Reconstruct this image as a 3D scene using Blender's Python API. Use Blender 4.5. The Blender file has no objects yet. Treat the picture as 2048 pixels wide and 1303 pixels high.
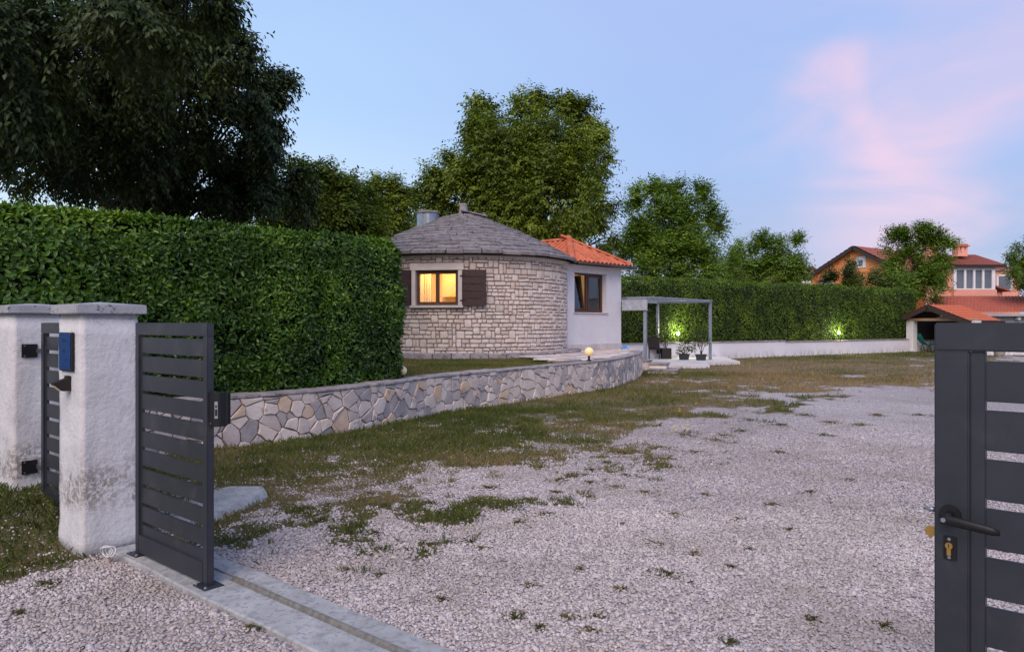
import bpy, bmesh, math, random
import numpy as np
from mathutils import Vector, Matrix

random.seed(7)
RNG = np.random.default_rng(7)
S = bpy.context.scene
COL = S.collection
rad = math.radians

# ------------------------------------------------------------------ camera
CAMH, FPX = 1.6, 1500.0
cam_d = bpy.data.cameras.new('camera')
cam = bpy.data.objects.new('camera', cam_d)
COL.objects.link(cam)
cam.location = (0, 0, CAMH)
cam.rotation_euler = (rad(90), 0, 0)
cam_d.sensor_width = 36
cam_d.lens = FPX / 2048 * 36
cam_d.shift_y = -6.5 / 2048
cam_d.clip_start = 0.05
cam_d.clip_end = 3000
S.camera = cam

# ------------------------------------------------------------------ world: clear sky after sunset with pink wisps
W = bpy.data.worlds.new('World')
S.world = W
W.use_nodes = True
nt = W.node_tree
nt.nodes.clear()
def N(t, **kw):
    n = nt.nodes.new(t)
    for k, v in kw.items():
        setattr(n, k, v)
    return n
def L(a, b):
    nt.links.new(a, b)
def ramp(stops, inter='EASE'):
    r = N('ShaderNodeValToRGB')
    r.color_ramp.interpolation = inter
    e = r.color_ramp.elements
    e[0].position, e[0].color = stops[0][0], (*stops[0][1], 1)
    e[1].position, e[1].color = stops[-1][0], (*stops[-1][1], 1)
    for p, c in stops[1:-1]:
        x = e.new(p)
        x.color = (*c, 1)
    return r
SUN_EL, SUN_AZ = 9.0, (-0.24, -0.97)      # the afterglow is behind the camera, to the left
tc = N('ShaderNodeTexCoord')
sx = N('ShaderNodeSeparateXYZ'); L(tc.outputs['Generated'], sx.inputs[0])
rl = ramp([(0, (.80, .88, .97)), (.13, (.66, .84, 1.05)), (.30, (.48, .69, 1.02)), (.5, (.40, .59, .98)), (1, (.31, .47, .86))])
rr = ramp([(0, (.42, .50, .74)), (.10, (.37, .49, .80)), (.22, (.38, .53, .90)), (.42, (.42, .54, .92)), (1, (.32, .46, .86))])
L(sx.outputs['Z'], rl.inputs[0]); L(sx.outputs['Z'], rr.inputs[0])
mx = N('ShaderNodeMapRange', interpolation_type='SMOOTHSTEP')
mx.inputs[1].default_value, mx.inputs[2].default_value = -.42, .30
L(sx.outputs['X'], mx.inputs[0])
mixb = N('ShaderNodeMix', data_type='RGBA')
L(mx.outputs[0], mixb.inputs[0]); L(rl.outputs[0], mixb.inputs[6]); L(rr.outputs[0], mixb.inputs[7])
# thin high cloud, lit pink: stretched noise, thickest over the right-hand part of the sky
mp = N('ShaderNodeMapping')
mp.inputs['Rotation'].default_value = (0, rad(-24), rad(10))
mp.inputs['Scale'].default_value = (1.5, 1.5, 5.5)
L(tc.outputs['Generated'], mp.inputs[0])
nz = N('ShaderNodeTexNoise'); nz.inputs['Scale'].default_value = 1.9; nz.inputs['Detail'].default_value = 7
nz.inputs['Roughness'].default_value = .52; nz.inputs['Distortion'].default_value = .9
L(mp.outputs[0], nz.inputs['Vector'])
cr = N('ShaderNodeMapRange', interpolation_type='SMOOTHSTEP')
cr.inputs[1].default_value, cr.inputs[2].default_value = .36, .70
L(nz.outputs[0], cr.inputs[0])
dt = N('ShaderNodeVectorMath', operation='DOT_PRODUCT')
cd = Vector((.55, 1, .25)).normalized(); dt.inputs[1].default_value = cd
L(tc.outputs['Generated'], dt.inputs[0])
cm = N('ShaderNodeMapRange', interpolation_type='SMOOTHSTEP')
cm.inputs[1].default_value, cm.inputs[2].default_value = .957, .998
L(dt.outputs['Value'], cm.inputs[0])
def VM(op, a, b=None, sc_=None):
    n = N('ShaderNodeVectorMath', operation=op)
    for k_, v_ in enumerate((a, b)):
        if v_ is None: continue
        if hasattr(v_, 'is_output'): L(v_, n.inputs[k_])
        else: n.inputs[k_].default_value = v_
    if sc_ is not None:
        if hasattr(sc_, 'is_output'): L(sc_, n.inputs['Scale'])
        else: n.inputs['Scale'].default_value = sc_
    return n.outputs['Value'] if op in ('DOT_PRODUCT', 'LENGTH') else n.outputs['Vector']
def MA(op, a, b=None, clamp=False):
    n = N('ShaderNodeMath', operation=op, use_clamp=clamp)
    for k_, v_ in enumerate((a, b)):
        if v_ is None: continue
        if hasattr(v_, 'is_output'): L(v_, n.inputs[k_])
        else: n.inputs[k_].default_value = v_
    return n.outputs[0]
wob = N('ShaderNodeTexNoise'); wob.inputs['Scale'].default_value = 4.5; wob.inputs['Detail'].default_value = 6; L(tc.outputs['Generated'], wob.inputs['Vector'])
pv = VM('ADD', tc.outputs['Generated'], VM('SCALE', VM('SUBTRACT', wob.outputs['Color'], (.5, .5, .5)), None, .16))
def sky_dir(u, v):
    return Vector(((u - 1024) / 1500, 1, (645 - v) / 1500)).normalized()
arms = None
for (a_, b_, w_, k_) in (((1655, 165), (1760, 285), .040, 1.0), ((1755, 275), (2200, 60), .075, .85), ((1745, 250), (1800, 430), .075, .66), ((1900, 0), (2300, -60), .07, .4)):
    A_, B_ = sky_dir(*a_), sky_dir(*b_); ab = B_ - A_
    pa = VM('SUBTRACT', pv, tuple(A_)); t_ = MA('DIVIDE', VM('DOT_PRODUCT', pa, tuple(ab)), ab.length_squared, True)
    dd = VM('LENGTH', VM('SUBTRACT', pa, VM('SCALE', tuple(ab), None, t_)))
    mr = N('ShaderNodeMapRange', interpolation_type='SMOOTHERSTEP'); L(dd, mr.inputs[0])
    mr.inputs[1].default_value, mr.inputs[2].default_value, mr.inputs[3].default_value, mr.inputs[4].default_value = w_ * 1.7, 0.0, 0.0, k_
    arms = mr.outputs[0] if arms is None else MA('MAXIMUM', arms, mr.outputs[0])
dens = MA('ADD', MA('MULTIPLY', cr.outputs[0], .55), .50)
veil = MA('MULTIPLY', MA('MULTIPLY', cr.outputs[0], cm.outputs[0]), .22)
class _O: pass
mu2 = _O(); mu2.outputs = [MA('MINIMUM', MA('ADD', MA('MULTIPLY', arms, dens), veil), 1.0)]
mixc = N('ShaderNodeMix', data_type='RGBA')
L(mu2.outputs[0], mixc.inputs[0]); L(mixb.outputs[2], mixc.inputs[6]); mixc.inputs[7].default_value = (.88, .63, .82, 1)
sky = N('ShaderNodeTexSky', sky_type='NISHITA', sun_disc=False)
sky.sun_elevation = rad(SUN_EL)
sky.sun_rotation = math.atan2(SUN_AZ[0], SUN_AZ[1])
b1 = N('ShaderNodeBackground'); b1.inputs[1].default_value = .72; L(mixc.outputs[2], b1.inputs[0])
b2 = N('ShaderNodeBackground'); b2.inputs[1].default_value = .016; L(sky.outputs[0], b2.inputs[0])
ad = N('ShaderNodeAddShader'); L(b1.outputs[0], ad.inputs[0]); L(b2.outputs[0], ad.inputs[1])
ow = N('ShaderNodeOutputWorld'); L(ad.outputs[0], ow.inputs[0])

sun_d = bpy.data.lights.new('sun', 'SUN')
sun_d.energy = 2.2; sun_d.angle = rad(48); sun_d.color = (1.0, .82, .70)
sun = bpy.data.objects.new('sun', sun_d); COL.objects.link(sun)
sv = Vector((SUN_AZ[0], SUN_AZ[1], math.tan(rad(42)))).normalized()
sun.rotation_euler = sv.to_track_quat('Z', 'Y').to_euler()
S.view_settings.view_transform = 'Standard'
S.view_settings.look = 'None'
S.view_settings.exposure = 0.35
S.view_settings.gamma = 1.0
S.cycles.use_denoising = True
S.cycles.max_bounces = 8
S.cycles.transparent_max_bounces = 12
S.cycles.caustics_reflective = False
S.cycles.caustics_refractive = False
S.cycles.sample_clamp_indirect = 4

# ------------------------------------------------------------------ helpers
WO = {}
def P(u, v, Y):
    return np.array([(u - 1024) / FPX * Y, Y, CAMH - (v - 645) / FPX * Y])
def tag(o, label=None, cat=None, group=None, kind=None):
    if label: o['label'] = label
    if cat: o['category'] = cat
    if group: o['group'] = group
    if kind: o['kind'] = kind
    return o
def org(o):
    return WO[o.name]
def empty(name, loc):
    o = bpy.data.objects.new(name, None); COL.objects.link(o)
    o.empty_display_size = .2
    o.location = loc; WO[o.name] = Vector(loc)
    return o
def thing(name, loc, label, cat, group=None):
    return tag(empty(name, loc), label, cat, group)
def put(name, me, parent, M=None):
    """link an object that uses mesh `me`, standing at world matrix M, as a part of parent"""
    o = bpy.data.objects.new(name, me); COL.objects.link(o)
    M = M if M is not None else Matrix()
    if parent is not None:
        o.parent = parent
        o.matrix_local = Matrix.Translation(-org(parent)) @ M
    else:
        o.matrix_local = M
    WO[o.name] = M.translation.copy()
    return o
def np_mesh(name, V, F, mat, var=None, smooth=False):
    """V (n,3), F (m,k) with constant k"""
    me = bpy.data.meshes.new(name)
    V = np.asarray(V, np.float32); F = np.asarray(F, np.int32)
    k = F.shape[1]
    me.vertices.add(len(V)); me.vertices.foreach_set('co', V.ravel())
    me.loops.add(F.size); me.loops.foreach_set('vertex_index', F.ravel())
    me.polygons.add(len(F))
    me.polygons.foreach_set('loop_start', np.arange(0, F.size, k, dtype=np.int32))
    me.polygons.foreach_set('loop_total', np.full(len(F), k, np.int32))
    if smooth: me.polygons.foreach_set('use_smooth', np.ones(len(F), bool))
    if var is not None:
        for nm, arr in (var.items() if isinstance(var, dict) else [('var', var)]):
            a = me.attributes.new(nm, 'FLOAT', 'POINT')
            a.data.foreach_set('value', np.asarray(arr, np.float32))
    me.update(calc_edges=True)
    if mat: me.materials.append(mat)
    return me
class MB:
    def __init__(s, M=None):
        s.v, s.f, s.M, s.var = [], [], M, []
    def add(s, vs, fs, M=None, var=0.0):
        M = M if M is not None else s.M
        b = len(s.v)
        for p in vs:
            p = Vector(p)
            if M is not None: p = M @ p
            s.v.append(p); s.var.append(var)
        for f in fs: s.f.append([i + b for i in f])
        return s
    def box(s, x0, x1, y0, y1, z0, z1, M=None, var=0.0):
        vs = [(x, y, z) for z in (z0, z1) for y in (y0, y1) for x in (x0, x1)]
        return s.add(vs, [(0, 2, 3, 1), (4, 5, 7, 6), (0, 1, 5, 4), (2, 6, 7, 3), (0, 4, 6, 2), (1, 3, 7, 5)], M, var)
    def tube(s, pts, rs, n=8, caps=True, var=0.0):
        pts = [Vector(p) for p in pts]
        if not hasattr(rs, '__len__'): rs = [rs] * len(pts)
        rings = []; ref = Vector((.31, .2, .93)).normalized()
        for i, p in enumerate(pts):
            d = (pts[min(i + 1, len(pts) - 1)] - pts[max(i - 1, 0)]).normalized()
            a = d.cross(ref)
            if a.length < 1e-3: a = d.cross(Vector((1, 0, 0)))
            a.normalize(); b = d.cross(a)
            rings.append([p + (a * math.cos(2 * math.pi * k / n) + b * math.sin(2 * math.pi * k / n)) * rs[i] for k in range(n)])
        vs = [q for r in rings for q in r]; fs = []
        for i in range(len(pts) - 1):
            for k in range(n):
                fs.append((i * n + k, i * n + (k + 1) % n, (i + 1) * n + (k + 1) % n, (i + 1) * n + k))
        if caps:
            fs.append(tuple(reversed(range(n)))); fs.append(tuple(range((len(pts) - 1) * n, len(pts) * n)))
        return s.add(vs, fs, None, var)
    def lathe(s, c, prof, n=24, var=0.0):
        vs = []; fs = []
        for r, z in prof:
            for k in range(n):
                a = 2 * math.pi * k / n
                vs.append((c[0] + r * math.cos(a), c[1] + r * math.sin(a), c[2] + z))
        for i in range(len(prof) - 1):
            for k in range(n):
                fs.append((i * n + k, i * n + (k + 1) % n, (i + 1) * n + (k + 1) % n, (i + 1) * n + k))
        fs.append(tuple(reversed(range(n)))); fs.append(tuple(range((len(prof) - 1) * n, len(prof) * n)))
        return s.add(vs, fs, None, var)
    def prism(s, poly, z0, z1, M=None, var=0.0):
        n = len(poly)
        vs = [(p[0], p[1], z0) for p in poly] + [(p[0], p[1], z1) for p in poly]
        fs = [tuple(reversed(range(n))), tuple(range(n, 2 * n))] + [(i, (i + 1) % n, n + (i + 1) % n, n + i) for i in range(n)]
        return s.add(vs, fs, M, var)
    def mesh(s, name, mat, bevel=0, smooth=False, origin=None, seg=2, var=False, fixn=True):
        me = bpy.data.meshes.new(name)
        o = origin if origin is not None else Vector((0, 0, 0))
        me.from_pydata([tuple(p - o) for p in s.v], [], s.f)
        if var:
            a = me.attributes.new('var', 'FLOAT', 'POINT'); a.data.foreach_set('value', s.var)
        if bevel or fixn:
            bm = bmesh.new(); bm.from_mesh(me)
            if fixn: bmesh.ops.recalc_face_normals(bm, faces=bm.faces)
            if bevel: bmesh.ops.bevel(bm, geom=bm.edges[:], offset=bevel, segments=seg, affect='EDGES', clamp_overlap=True)
            bm.to_mesh(me); bm.free()
        if smooth:
            me.polygons.foreach_set('use_smooth', [True] * len(me.polygons))
        me.materials.append(mat)
        return me
    def build(s, name, mat, parent=None, bevel=0, smooth=False, var=False, seg=2):
        if parent is not None: o = org(parent)
        else:
            c = sum(s.v, Vector()) / len(s.v); o = Vector((c.x, c.y, min(p.z for p in s.v)))
        me = s.mesh(name, mat, bevel, smooth, o, seg, var)
        return put(name, me, parent, Matrix.Translation(o))
def frame(o, ax, ay, az=(0, 0, 1)):
    M = Matrix.Identity(4)
    for i, c in enumerate((ax, ay, az, o)):
        for j in range(3): M[j][i] = c[j]
    return M

# value noise in numpy, used to lay out grass, gravel and foliage
def vnoise(x, y, seed, freq):
    r = np.random.default_rng(seed); T = r.random((256, 256))
    x = np.asarray(x) * freq + 1000.3; y = np.asarray(y) * freq + 1000.7
    xi = np.floor(x).astype(int); yi = np.floor(y).astype(int)
    fx = x - xi; fy = y - yi; fx = fx * fx * (3 - 2 * fx); fy = fy * fy * (3 - 2 * fy)
    g = lambda a, b: T[a % 256, b % 256]
    return (g(xi, yi) * (1 - fx) + g(xi + 1, yi) * fx) * (1 - fy) + (g(xi, yi + 1) * (1 - fx) + g(xi + 1, yi + 1) * fx) * fy
def fbm(x, y, seed, freq, o=4):
    t = 0; a = 1; s_ = 0
    for i in range(o):
        t = t + a * vnoise(x, y, seed + i, freq * 2 ** i); s_ += a; a *= .55
    return t / s_
def sstep(a, b, x):
    t = np.clip((np.asarray(x, float) - a) / (b - a), 0, 1); return t * t * (3 - 2 * t)

# ------------------------------------------------------------------ materials
def new_mat(name):
    global nt
    m = bpy.data.materials.new(name); m.use_nodes = True
    nt = m.node_tree; nt.nodes.clear()
    out = N('ShaderNodeOutputMaterial'); b = N('ShaderNodeBsdfPrincipled')
    L(b.outputs[0], out.inputs[0])
    return m, b, out
def mixrgb(a, b, f, mode='MIX'):
    n = N('ShaderNodeMix', data_type='RGBA', blend_type=mode)
    for s_, v in ((0, f), (6, a), (7, b)):
        if hasattr(v, 'is_output'): L(v, n.inputs[s_])
        elif s_ == 0: n.inputs[0].default_value = v
        else: n.inputs[s_].default_value = (*v, 1)
    return n.outputs[2]
def math_(op, a, b=None, clamp=False):
    n = N('ShaderNodeMath', operation=op, use_clamp=clamp)
    for i, v in enumerate((a, b)):
        if v is None: continue
        if hasattr(v, 'is_output'): L(v, n.inputs[i])
        else: n.inputs[i].default_value = v
    return n.outputs[0]
def noise(scale, detail=5, rough=.55, vec=None, dist=0):
    n = N('ShaderNodeTexNoise'); n.inputs['Scale'].default_value = scale
    n.inputs['Detail'].default_value = detail; n.inputs['Roughness'].default_value = rough
    n.inputs['Distortion'].default_value = dist
    if vec is not None: L(vec, n.inputs['Vector'])
    return n.outputs[0]
def posn():
    return N('ShaderNodeNewGeometry').outputs['Position']
def maprange(v, a, b, c=0, d=1, smooth=True):
    n = N('ShaderNodeMapRange', interpolation_type='SMOOTHSTEP' if smooth else 'LINEAR')
    L(v, n.inputs[0])
    for i, q in enumerate((a, b, c, d)): n.inputs[i + 1].default_value = q
    return n.outputs[0]
def rnd():
    oi = N('ShaderNodeObjectInfo'); at = N('ShaderNodeAttribute', attribute_name='var')
    return math_('FRACT', math_('ADD', oi.outputs['Random'], at.outputs['Fac']))
def mat(name, cols, scale=5, rough=.8, bump=0.0, bscale=40, rand=0.0, metallic=0, spec=.3, dist=.01, pal=None, detail=6, stain=None):
    m, b, out = new_mat(name)
    pos = posn()
    f = noise(scale, detail, .6, pos)
    st = [(.3 + .4 * i / max(1, len(cols) - 1), c) for i, c in enumerate(cols)]
    if len(st) == 1: c = None; col = mixrgb(cols[0], cols[0], 0.)
    else:
        r = ramp(st, 'LINEAR'); L(f, r.inputs[0]); col = r.outputs[0]
    if pal:
        r = rnd(); rp = ramp([(i / len(pal), c) for i, c in enumerate(pal)], 'CONSTANT')
        L(r, rp.inputs[0]); col = mixrgb(col, rp.outputs[0], .72, 'MIX')
        col = mixrgb(col, f, .25, 'OVERLAY')
    if rand:
        r = rnd(); k = maprange(r, 0, 1, 1 - rand, 1 + rand, False)
        cb = N('ShaderNodeCombineColor'); [L(k, cb.inputs[i]) for i in range(3)]
        col = mixrgb(col, cb.outputs[0], 1., 'MULTIPLY')
    if stain:
        sc, lo, hi, scol, amt = stain
        sm = maprange(noise(sc, 8, .65, pos, .3), lo, hi, 0, amt)
        col = mixrgb(col, scol, sm)
    L(col, b.inputs['Base Color'])
    b.inputs['Roughness'].default_value = rough; b.inputs['Metallic'].default_value = metallic
    b.inputs['Specular IOR Level'].default_value = spec
    if bump:
        bn = N('ShaderNodeBump'); bn.inputs['Strength'].default_value = bump; bn.inputs['Distance'].default_value = dist
        L(noise(bscale, 6, .6, pos), bn.inputs['Height']); L(bn.outputs[0], b.inputs['Normal'])
    return m
def leaf_mat(name, stops, trans=.25, rough=.5, spec=.35):
    m, b, out = new_mat(name)
    at = N('ShaderNodeAttribute', attribute_name='var'); oi = N('ShaderNodeObjectInfo')
    r = ramp(stops, 'LINEAR'); L(at.outputs['Fac'], r.inputs[0])
    L(r.outputs[0], b.inputs['Base Color'])
    b.inputs['Roughness'].default_value = rough; b.inputs['Specular IOR Level'].default_value = spec
    t = N('ShaderNodeBsdfTranslucent'); L(mixrgb(r.outputs[0], (1.0, 1.15, .45), 1., 'MULTIPLY'), t.inputs[0])
    mx_ = N('ShaderNodeMixShader'); mx_.inputs[0].default_value = trans
    L(b.outputs[0], mx_.inputs[1]); L(t.outputs[0], mx_.inputs[2]); L(mx_.outputs[0], out.inputs[0])
    return m
def emis_mat(name, col, strength, base=None):
    m, b, out = new_mat(name)
    b.inputs['Base Color'].default_value = (*(base or col), 1)
    b.inputs['Emission Color'].default_value = (*col, 1); b.inputs['Emission Strength'].default_value = strength
    b.inputs['Roughness'].default_value = .4
    return m
def glass_mat(name, tint=(.9, .95, .95), refl=.12):
    m, b, out = new_mat(name); nt.nodes.remove(b)
    tr = N('ShaderNodeBsdfTransparent'); tr.inputs[0].default_value = (*tint, 1)
    gl = N('ShaderNodeBsdfGlossy'); gl.inputs['Roughness'].default_value = .02
    lw = N('ShaderNodeLayerWeight'); lw.inputs[0].default_value = .25
    f = math_('ADD', math_('MULTIPLY', lw.outputs['Fresnel'], .9), refl, True)
    mx_ = N('ShaderNodeMixShader'); L(f, mx_.inputs[0]); L(tr.outputs[0], mx_.inputs[1]); L(gl.outputs[0], mx_.inputs[2])
    L(mx_.outputs[0], out.inputs[0])
    return m
MT = {}
MT['anthracite'] = mat('anthracite_paint', [(.019, .021, .029), (.027, .029, .038)], 9, .42, .06, 350, rand=.05, spec=.5, dist=.001, stain=(5, .50, .74, (.060, .058, .060), .55))
MT['black'] = mat('black_plastic', [(.006, .006, .007), (.010, .010, .011)], 20, .5, spec=.35)
MT['steel'] = mat('zinc_steel', [(.30, .32, .35), (.45, .47, .50)], 14, .38, metallic=.9, spec=.5)
MT['pergola'] = mat('grey_blue_metal', [(.20, .23, .29), (.28, .31, .37)], 5, .5, spec=.4)
MT['brass'] = mat('brass', [(.48, .27, .07), (.60, .36, .11)], 30, .35, metallic=.85, spec=.5)
MT['concrete'] = mat('concrete', [(.30, .292, .285), (.44, .43, .42)], 7, .95, .7, 90, stain=(24, .50, .60, (.235, .23, .235), .75), dist=.008)
MT['rail'] = mat('rail_steel', [(.17, .155, .13), (.32, .295, .255)], 25, .5, metallic=.35)
MT['blue'] = mat('blue_sheet', [(.002, .030, .13), (.003, .040, .17)], 12, .45, .1, 60, stain=(30, .66, .72, (.25, .30, .40), .6))
MT['plate_mark'] = mat('faded_print', [(.035, .025, .09), (.05, .03, .07)], 90, .7)
MT['darkbrown'] = mat('brown_metal', [(.018, .012, .010), (.026, .018, .015)], 15, .5)
MT['whitewall'] = mat('white_render', [(.62, .60, .63), (.74, .72, .75)], 1.1, .9, .25, 90, dist=.004, stain=(3.2, .60, .75, (.40, .38, .38), .5))
MT['annexwall'] = mat('white_smooth_render', [(.68, .64, .66), (.77, .73, .75)], 1.6, .9, .15, 120, dist=.003, stain=(2.4, .56, .80, (.48, .44, .45), .5))
MT['stonecut'] = mat('cut_limestone', [(.55, .48, .46), (.66, .59, .56)], 3, .85, .2, 60, rand=.06)
MT['stone'] = mat('rubble_limestone', [(.46, .38, .34), (.66, .56, .51)], 6, .9, .7, 34, dist=.02,
                  pal=[(.72, .59, .52), (.64, .53, .47), (.76, .64, .56), (.57, .48, .44), (.73, .61, .54), (.65, .50, .41), (.76, .66, .60)],
                  stain=(2.6, .56, .72, (.28, .23, .21), .5))
MT['mortar'] = mat('grey_mortar', [(.22, .185, .17), (.32, .275, .255)], 9, .95, .6, 80, dist=.01)
MT['crazy'] = mat('wall_flagstone', [(.42, .37, .36), (.62, .55, .52)], 4, .88, .6, 26, dist=.015,
                  pal=[(.62, .51, .46), (.34, .30, .31), (.70, .59, .52), (.52, .43, .40), (.74, .63, .57), (.44, .37, .36), (.66, .54, .48), (.62, .43, .29), (.70, .59, .54), (.28, .25, .27), (.66, .55, .50)],
                  stain=(5, .57, .68, (.19, .165, .16), .65))
MT['wallmortar'] = mat('wall_mortar', [(.17, .14, .13), (.26, .22, .205)], 12, .95, .6, 70, dist=.01)
MT['coping'] = mat('coping_stone', [(.26, .23, .24), (.42, .37, .37)], 8, .95, .8, 40, rand=.18, dist=.02, stain=(5, .5, .62, (.12, .115, .12), .7))
MT['slate'] = mat('roof_limestone', [(.15, .132, .136), (.31, .278, .280)], 7, .95, .8, 30, rand=.13, dist=.02, stain=(4, .57, .68, (.10, .09, .10), .6))
MT['tile'] = mat('clay_tile', [(.46, .115, .055), (.60, .17, .085)], 10, .8, .3, 60, rand=.16, stain=(16, .62, .72, (.60, .44, .40), .7))
MT['tile_far'] = mat('aged_clay_tile', [(.26, .085, .065), (.38, .13, .10)], 4, .85, .3, 30, rand=.12)
MT['tile_mid'] = mat('red_clay_tile', [(.42, .125, .085), (.54, .18, .12)], 4, .85, .3, 30, rand=.08)
MT['wood'] = mat('dark_shutter_wood', [(.042, .024, .022), (.068, .040, .036)], 22, .6, .3, 60, rand=.12)
MT['frame'] = mat('brown_window_frame', [(.075, .034, .026), (.095, .045, .034)], 20, .45, spec=.4)
MT['gutter'] = mat('dark_gutter', [(.035, .028, .028), (.05, .04, .038)], 10, .45)
MT['timber'] = mat('pale_timber', [(.40, .22, .13), (.52, .31, .20)], 12, .75, rand=.05)
MT['darktimber'] = mat('dark_timber', [(.035, .025, .024), (.055, .038, .034)], 12, .7)
MT['orange'] = mat('orange_render', [(.84, .30, .10), (.88, .35, .13)], 1.0, .9)
MT['pink'] = mat('salmon_render', [(.80, .34, .25), (.84, .38, .29)], 1.0, .9)
MT['white'] = mat('white_paint', [(.74, .73, .75), (.80, .79, .80)], 2, .6)
MT['greywall'] = mat('grey_render', [(.33, .33, .38), (.40, .40, .45)], 1.5, .9)
MT['pavement'] = mat('pale_paving', [(.52, .49, .51), (.62, .59, .61)], 1.8, .85, .2, 40, stain=(3, .6, .75, (.38, .36, .37), .4))
MT['rattan'] = mat('dark_rattan', [(.022, .018, .018), (.045, .036, .034)], 60, .7, .6, 120, rand=.1)
MT['pot'] = mat('charcoal_pot', [(.028, .028, .034), (.04, .04, .048)], 10, .6)
MT['teal'] = mat('teal_sling', [(.004, .17, .16), (.006, .22, .20)], 15, .6)
MT['bluecloth'] = mat('blue_cloth', [(.02, .22, .55), (.03, .30, .65)], 15, .8, .4, 40)
MT['valance'] = mat('grey_blind', [(.30, .32, .37), (.40, .42, .47)], 4, .7, .3, 20)
MT['bark'] = mat('bark', [(.035, .028, .022), (.075, .060, .048)], 9, .95, .8, 25, dist=.03)
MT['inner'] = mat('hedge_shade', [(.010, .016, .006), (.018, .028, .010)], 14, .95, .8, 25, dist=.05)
MT['glass'] = glass_mat('window_glass')
MT['glass_lit'] = glass_mat('kitchen_glass', (.97, .97, .95), .02)
MT['darkglass'] = mat('far_glass', [(.10, .11, .14), (.16, .17, .21)], .6, .08, spec=.8)
MT['cream'] = mat('cream_plaster', [(.72, .60, .42), (.76, .64, .46)], 2, .8)
MT['curtain'] = mat('cream_curtain', [(.74, .66, .52), (.80, .72, .58)], 6, .9)
MT['cupboard'] = mat('cream_cupboard', [(.76, .66, .48), (.80, .70, .52)], 3, .5)
MT['cable'] = mat('white_cable', [(.55, .55, .57), (.65, .65, .66)], 10, .5)
MT['conduit'] = mat('conduit', [(.42, .30, .24), (.55, .42, .36)], 20, .7)
MT['terracotta'] = mat('grey_pot', [(.28, .24, .20), (.36, .31, .26)], 8, .8)
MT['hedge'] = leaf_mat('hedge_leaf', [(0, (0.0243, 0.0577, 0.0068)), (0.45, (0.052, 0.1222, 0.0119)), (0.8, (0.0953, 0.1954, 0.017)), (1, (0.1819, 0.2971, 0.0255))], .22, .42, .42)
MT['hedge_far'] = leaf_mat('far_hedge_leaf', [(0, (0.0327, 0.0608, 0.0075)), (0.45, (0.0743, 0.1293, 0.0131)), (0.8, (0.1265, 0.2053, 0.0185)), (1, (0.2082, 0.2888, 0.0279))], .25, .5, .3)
MT['leaf_dark'] = leaf_mat('dark_tree_leaf', [(0, (0.0193, 0.0342, 0.0082)), (0.5, (0.0415, 0.0655, 0.0143)), (0.85, (0.0761, 0.1061, 0.0205)), (1, (0.1384, 0.1714, 0.0287))], .16, .5, .35)
MT['leaf_mid'] = leaf_mat('tree_leaf', [(0, (0.0653, 0.0956, 0.0105)), (0.5, (0.158, 0.207, 0.0184)), (0.85, (0.2858, 0.3318, 0.0262)), (1, (0.4627, 0.4778, 0.0419))], .25, .5, .3)
MT['leaf_green'] = leaf_mat('green_leaf', [(0, (0.0594, 0.1022, 0.0128)), (0.5, (0.1319, 0.2167, 0.0227)), (0.85, (0.2309, 0.3461, 0.0312)), (1, (0.3957, 0.4814, 0.0483))], .25, .5, .3)
MT['grassblade'] = leaf_mat('grass_blade', [(0, (0.06, 0.083, 0.0176)), (0.3, (0.1104, 0.1293, 0.0308)), (0.5, (0.1656, 0.1513, 0.0506)), (0.7, (0.216, 0.1647, 0.0726)), (0.85, (0.282, 0.2013, 0.099)), (1, (0.348, 0.244, 0.132))], .2, .7, .15)
MT['weed'] = leaf_mat('weed_leaf', [(0, (0.038, 0.0492, 0.0127)), (0.6, (0.0837, 0.0873, 0.0232)), (1, (0.1521, 0.1056, 0.0422))], .15, .7, .2)
MT['petal'] = mat('yellow_petal', [(.75, .50, .02), (.80, .58, .03)], 20, .7)
MT['globe_lit'] = emis_mat('lit_globe', (1.0, .62, .20), .28, (.72, .62, .36))
MT['globe'] = mat('cream_globe', [(.70, .62, .36), (.74, .66, .40)], 5, .35, spec=.5)
MT['bulb'] = emis_mat('lamp_glass', (.96, 1.0, .55), 14)

# gravel stones: pale crushed limestone
m, b, out = new_mat('gravel_stone')
at = N('ShaderNodeAttribute', attribute_name='var')
GRAV = [(0, (0.2464, 0.2133, 0.213)), (0.25, (0.379, 0.3269, 0.3217)), (0.5, (0.4738, 0.4075, 0.3987)), (0.75, (0.5686, 0.5022, 0.4848)), (0.92, (0.6349, 0.5686, 0.5437)), (1, (0.4928, 0.379, 0.3172))]
r = ramp(GRAV, 'LINEAR'); L(at.outputs['Fac'], r.inputs[0])
def earthy(col, pos):
    f1 = maprange(noise(.8, 7, .70, pos), .44, .68, 0, .70); f2 = maprange(noise(.22, 4, .6, pos), .40, .62, .88, 1.06)
    cb_ = N('ShaderNodeCombineColor'); [L(f2, cb_.inputs[i]) for i in range(3)]
    return mixrgb(mixrgb(col, (.34, .285, .245), f1), cb_.outputs[0], 1., 'MULTIPLY')
L(earthy(r.outputs[0], posn()), b.inputs['Base Color']); b.inputs['Roughness'].default_value = .9
b.inputs['Specular IOR Level'].default_value = .2
MT['gravel'] = m
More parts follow.
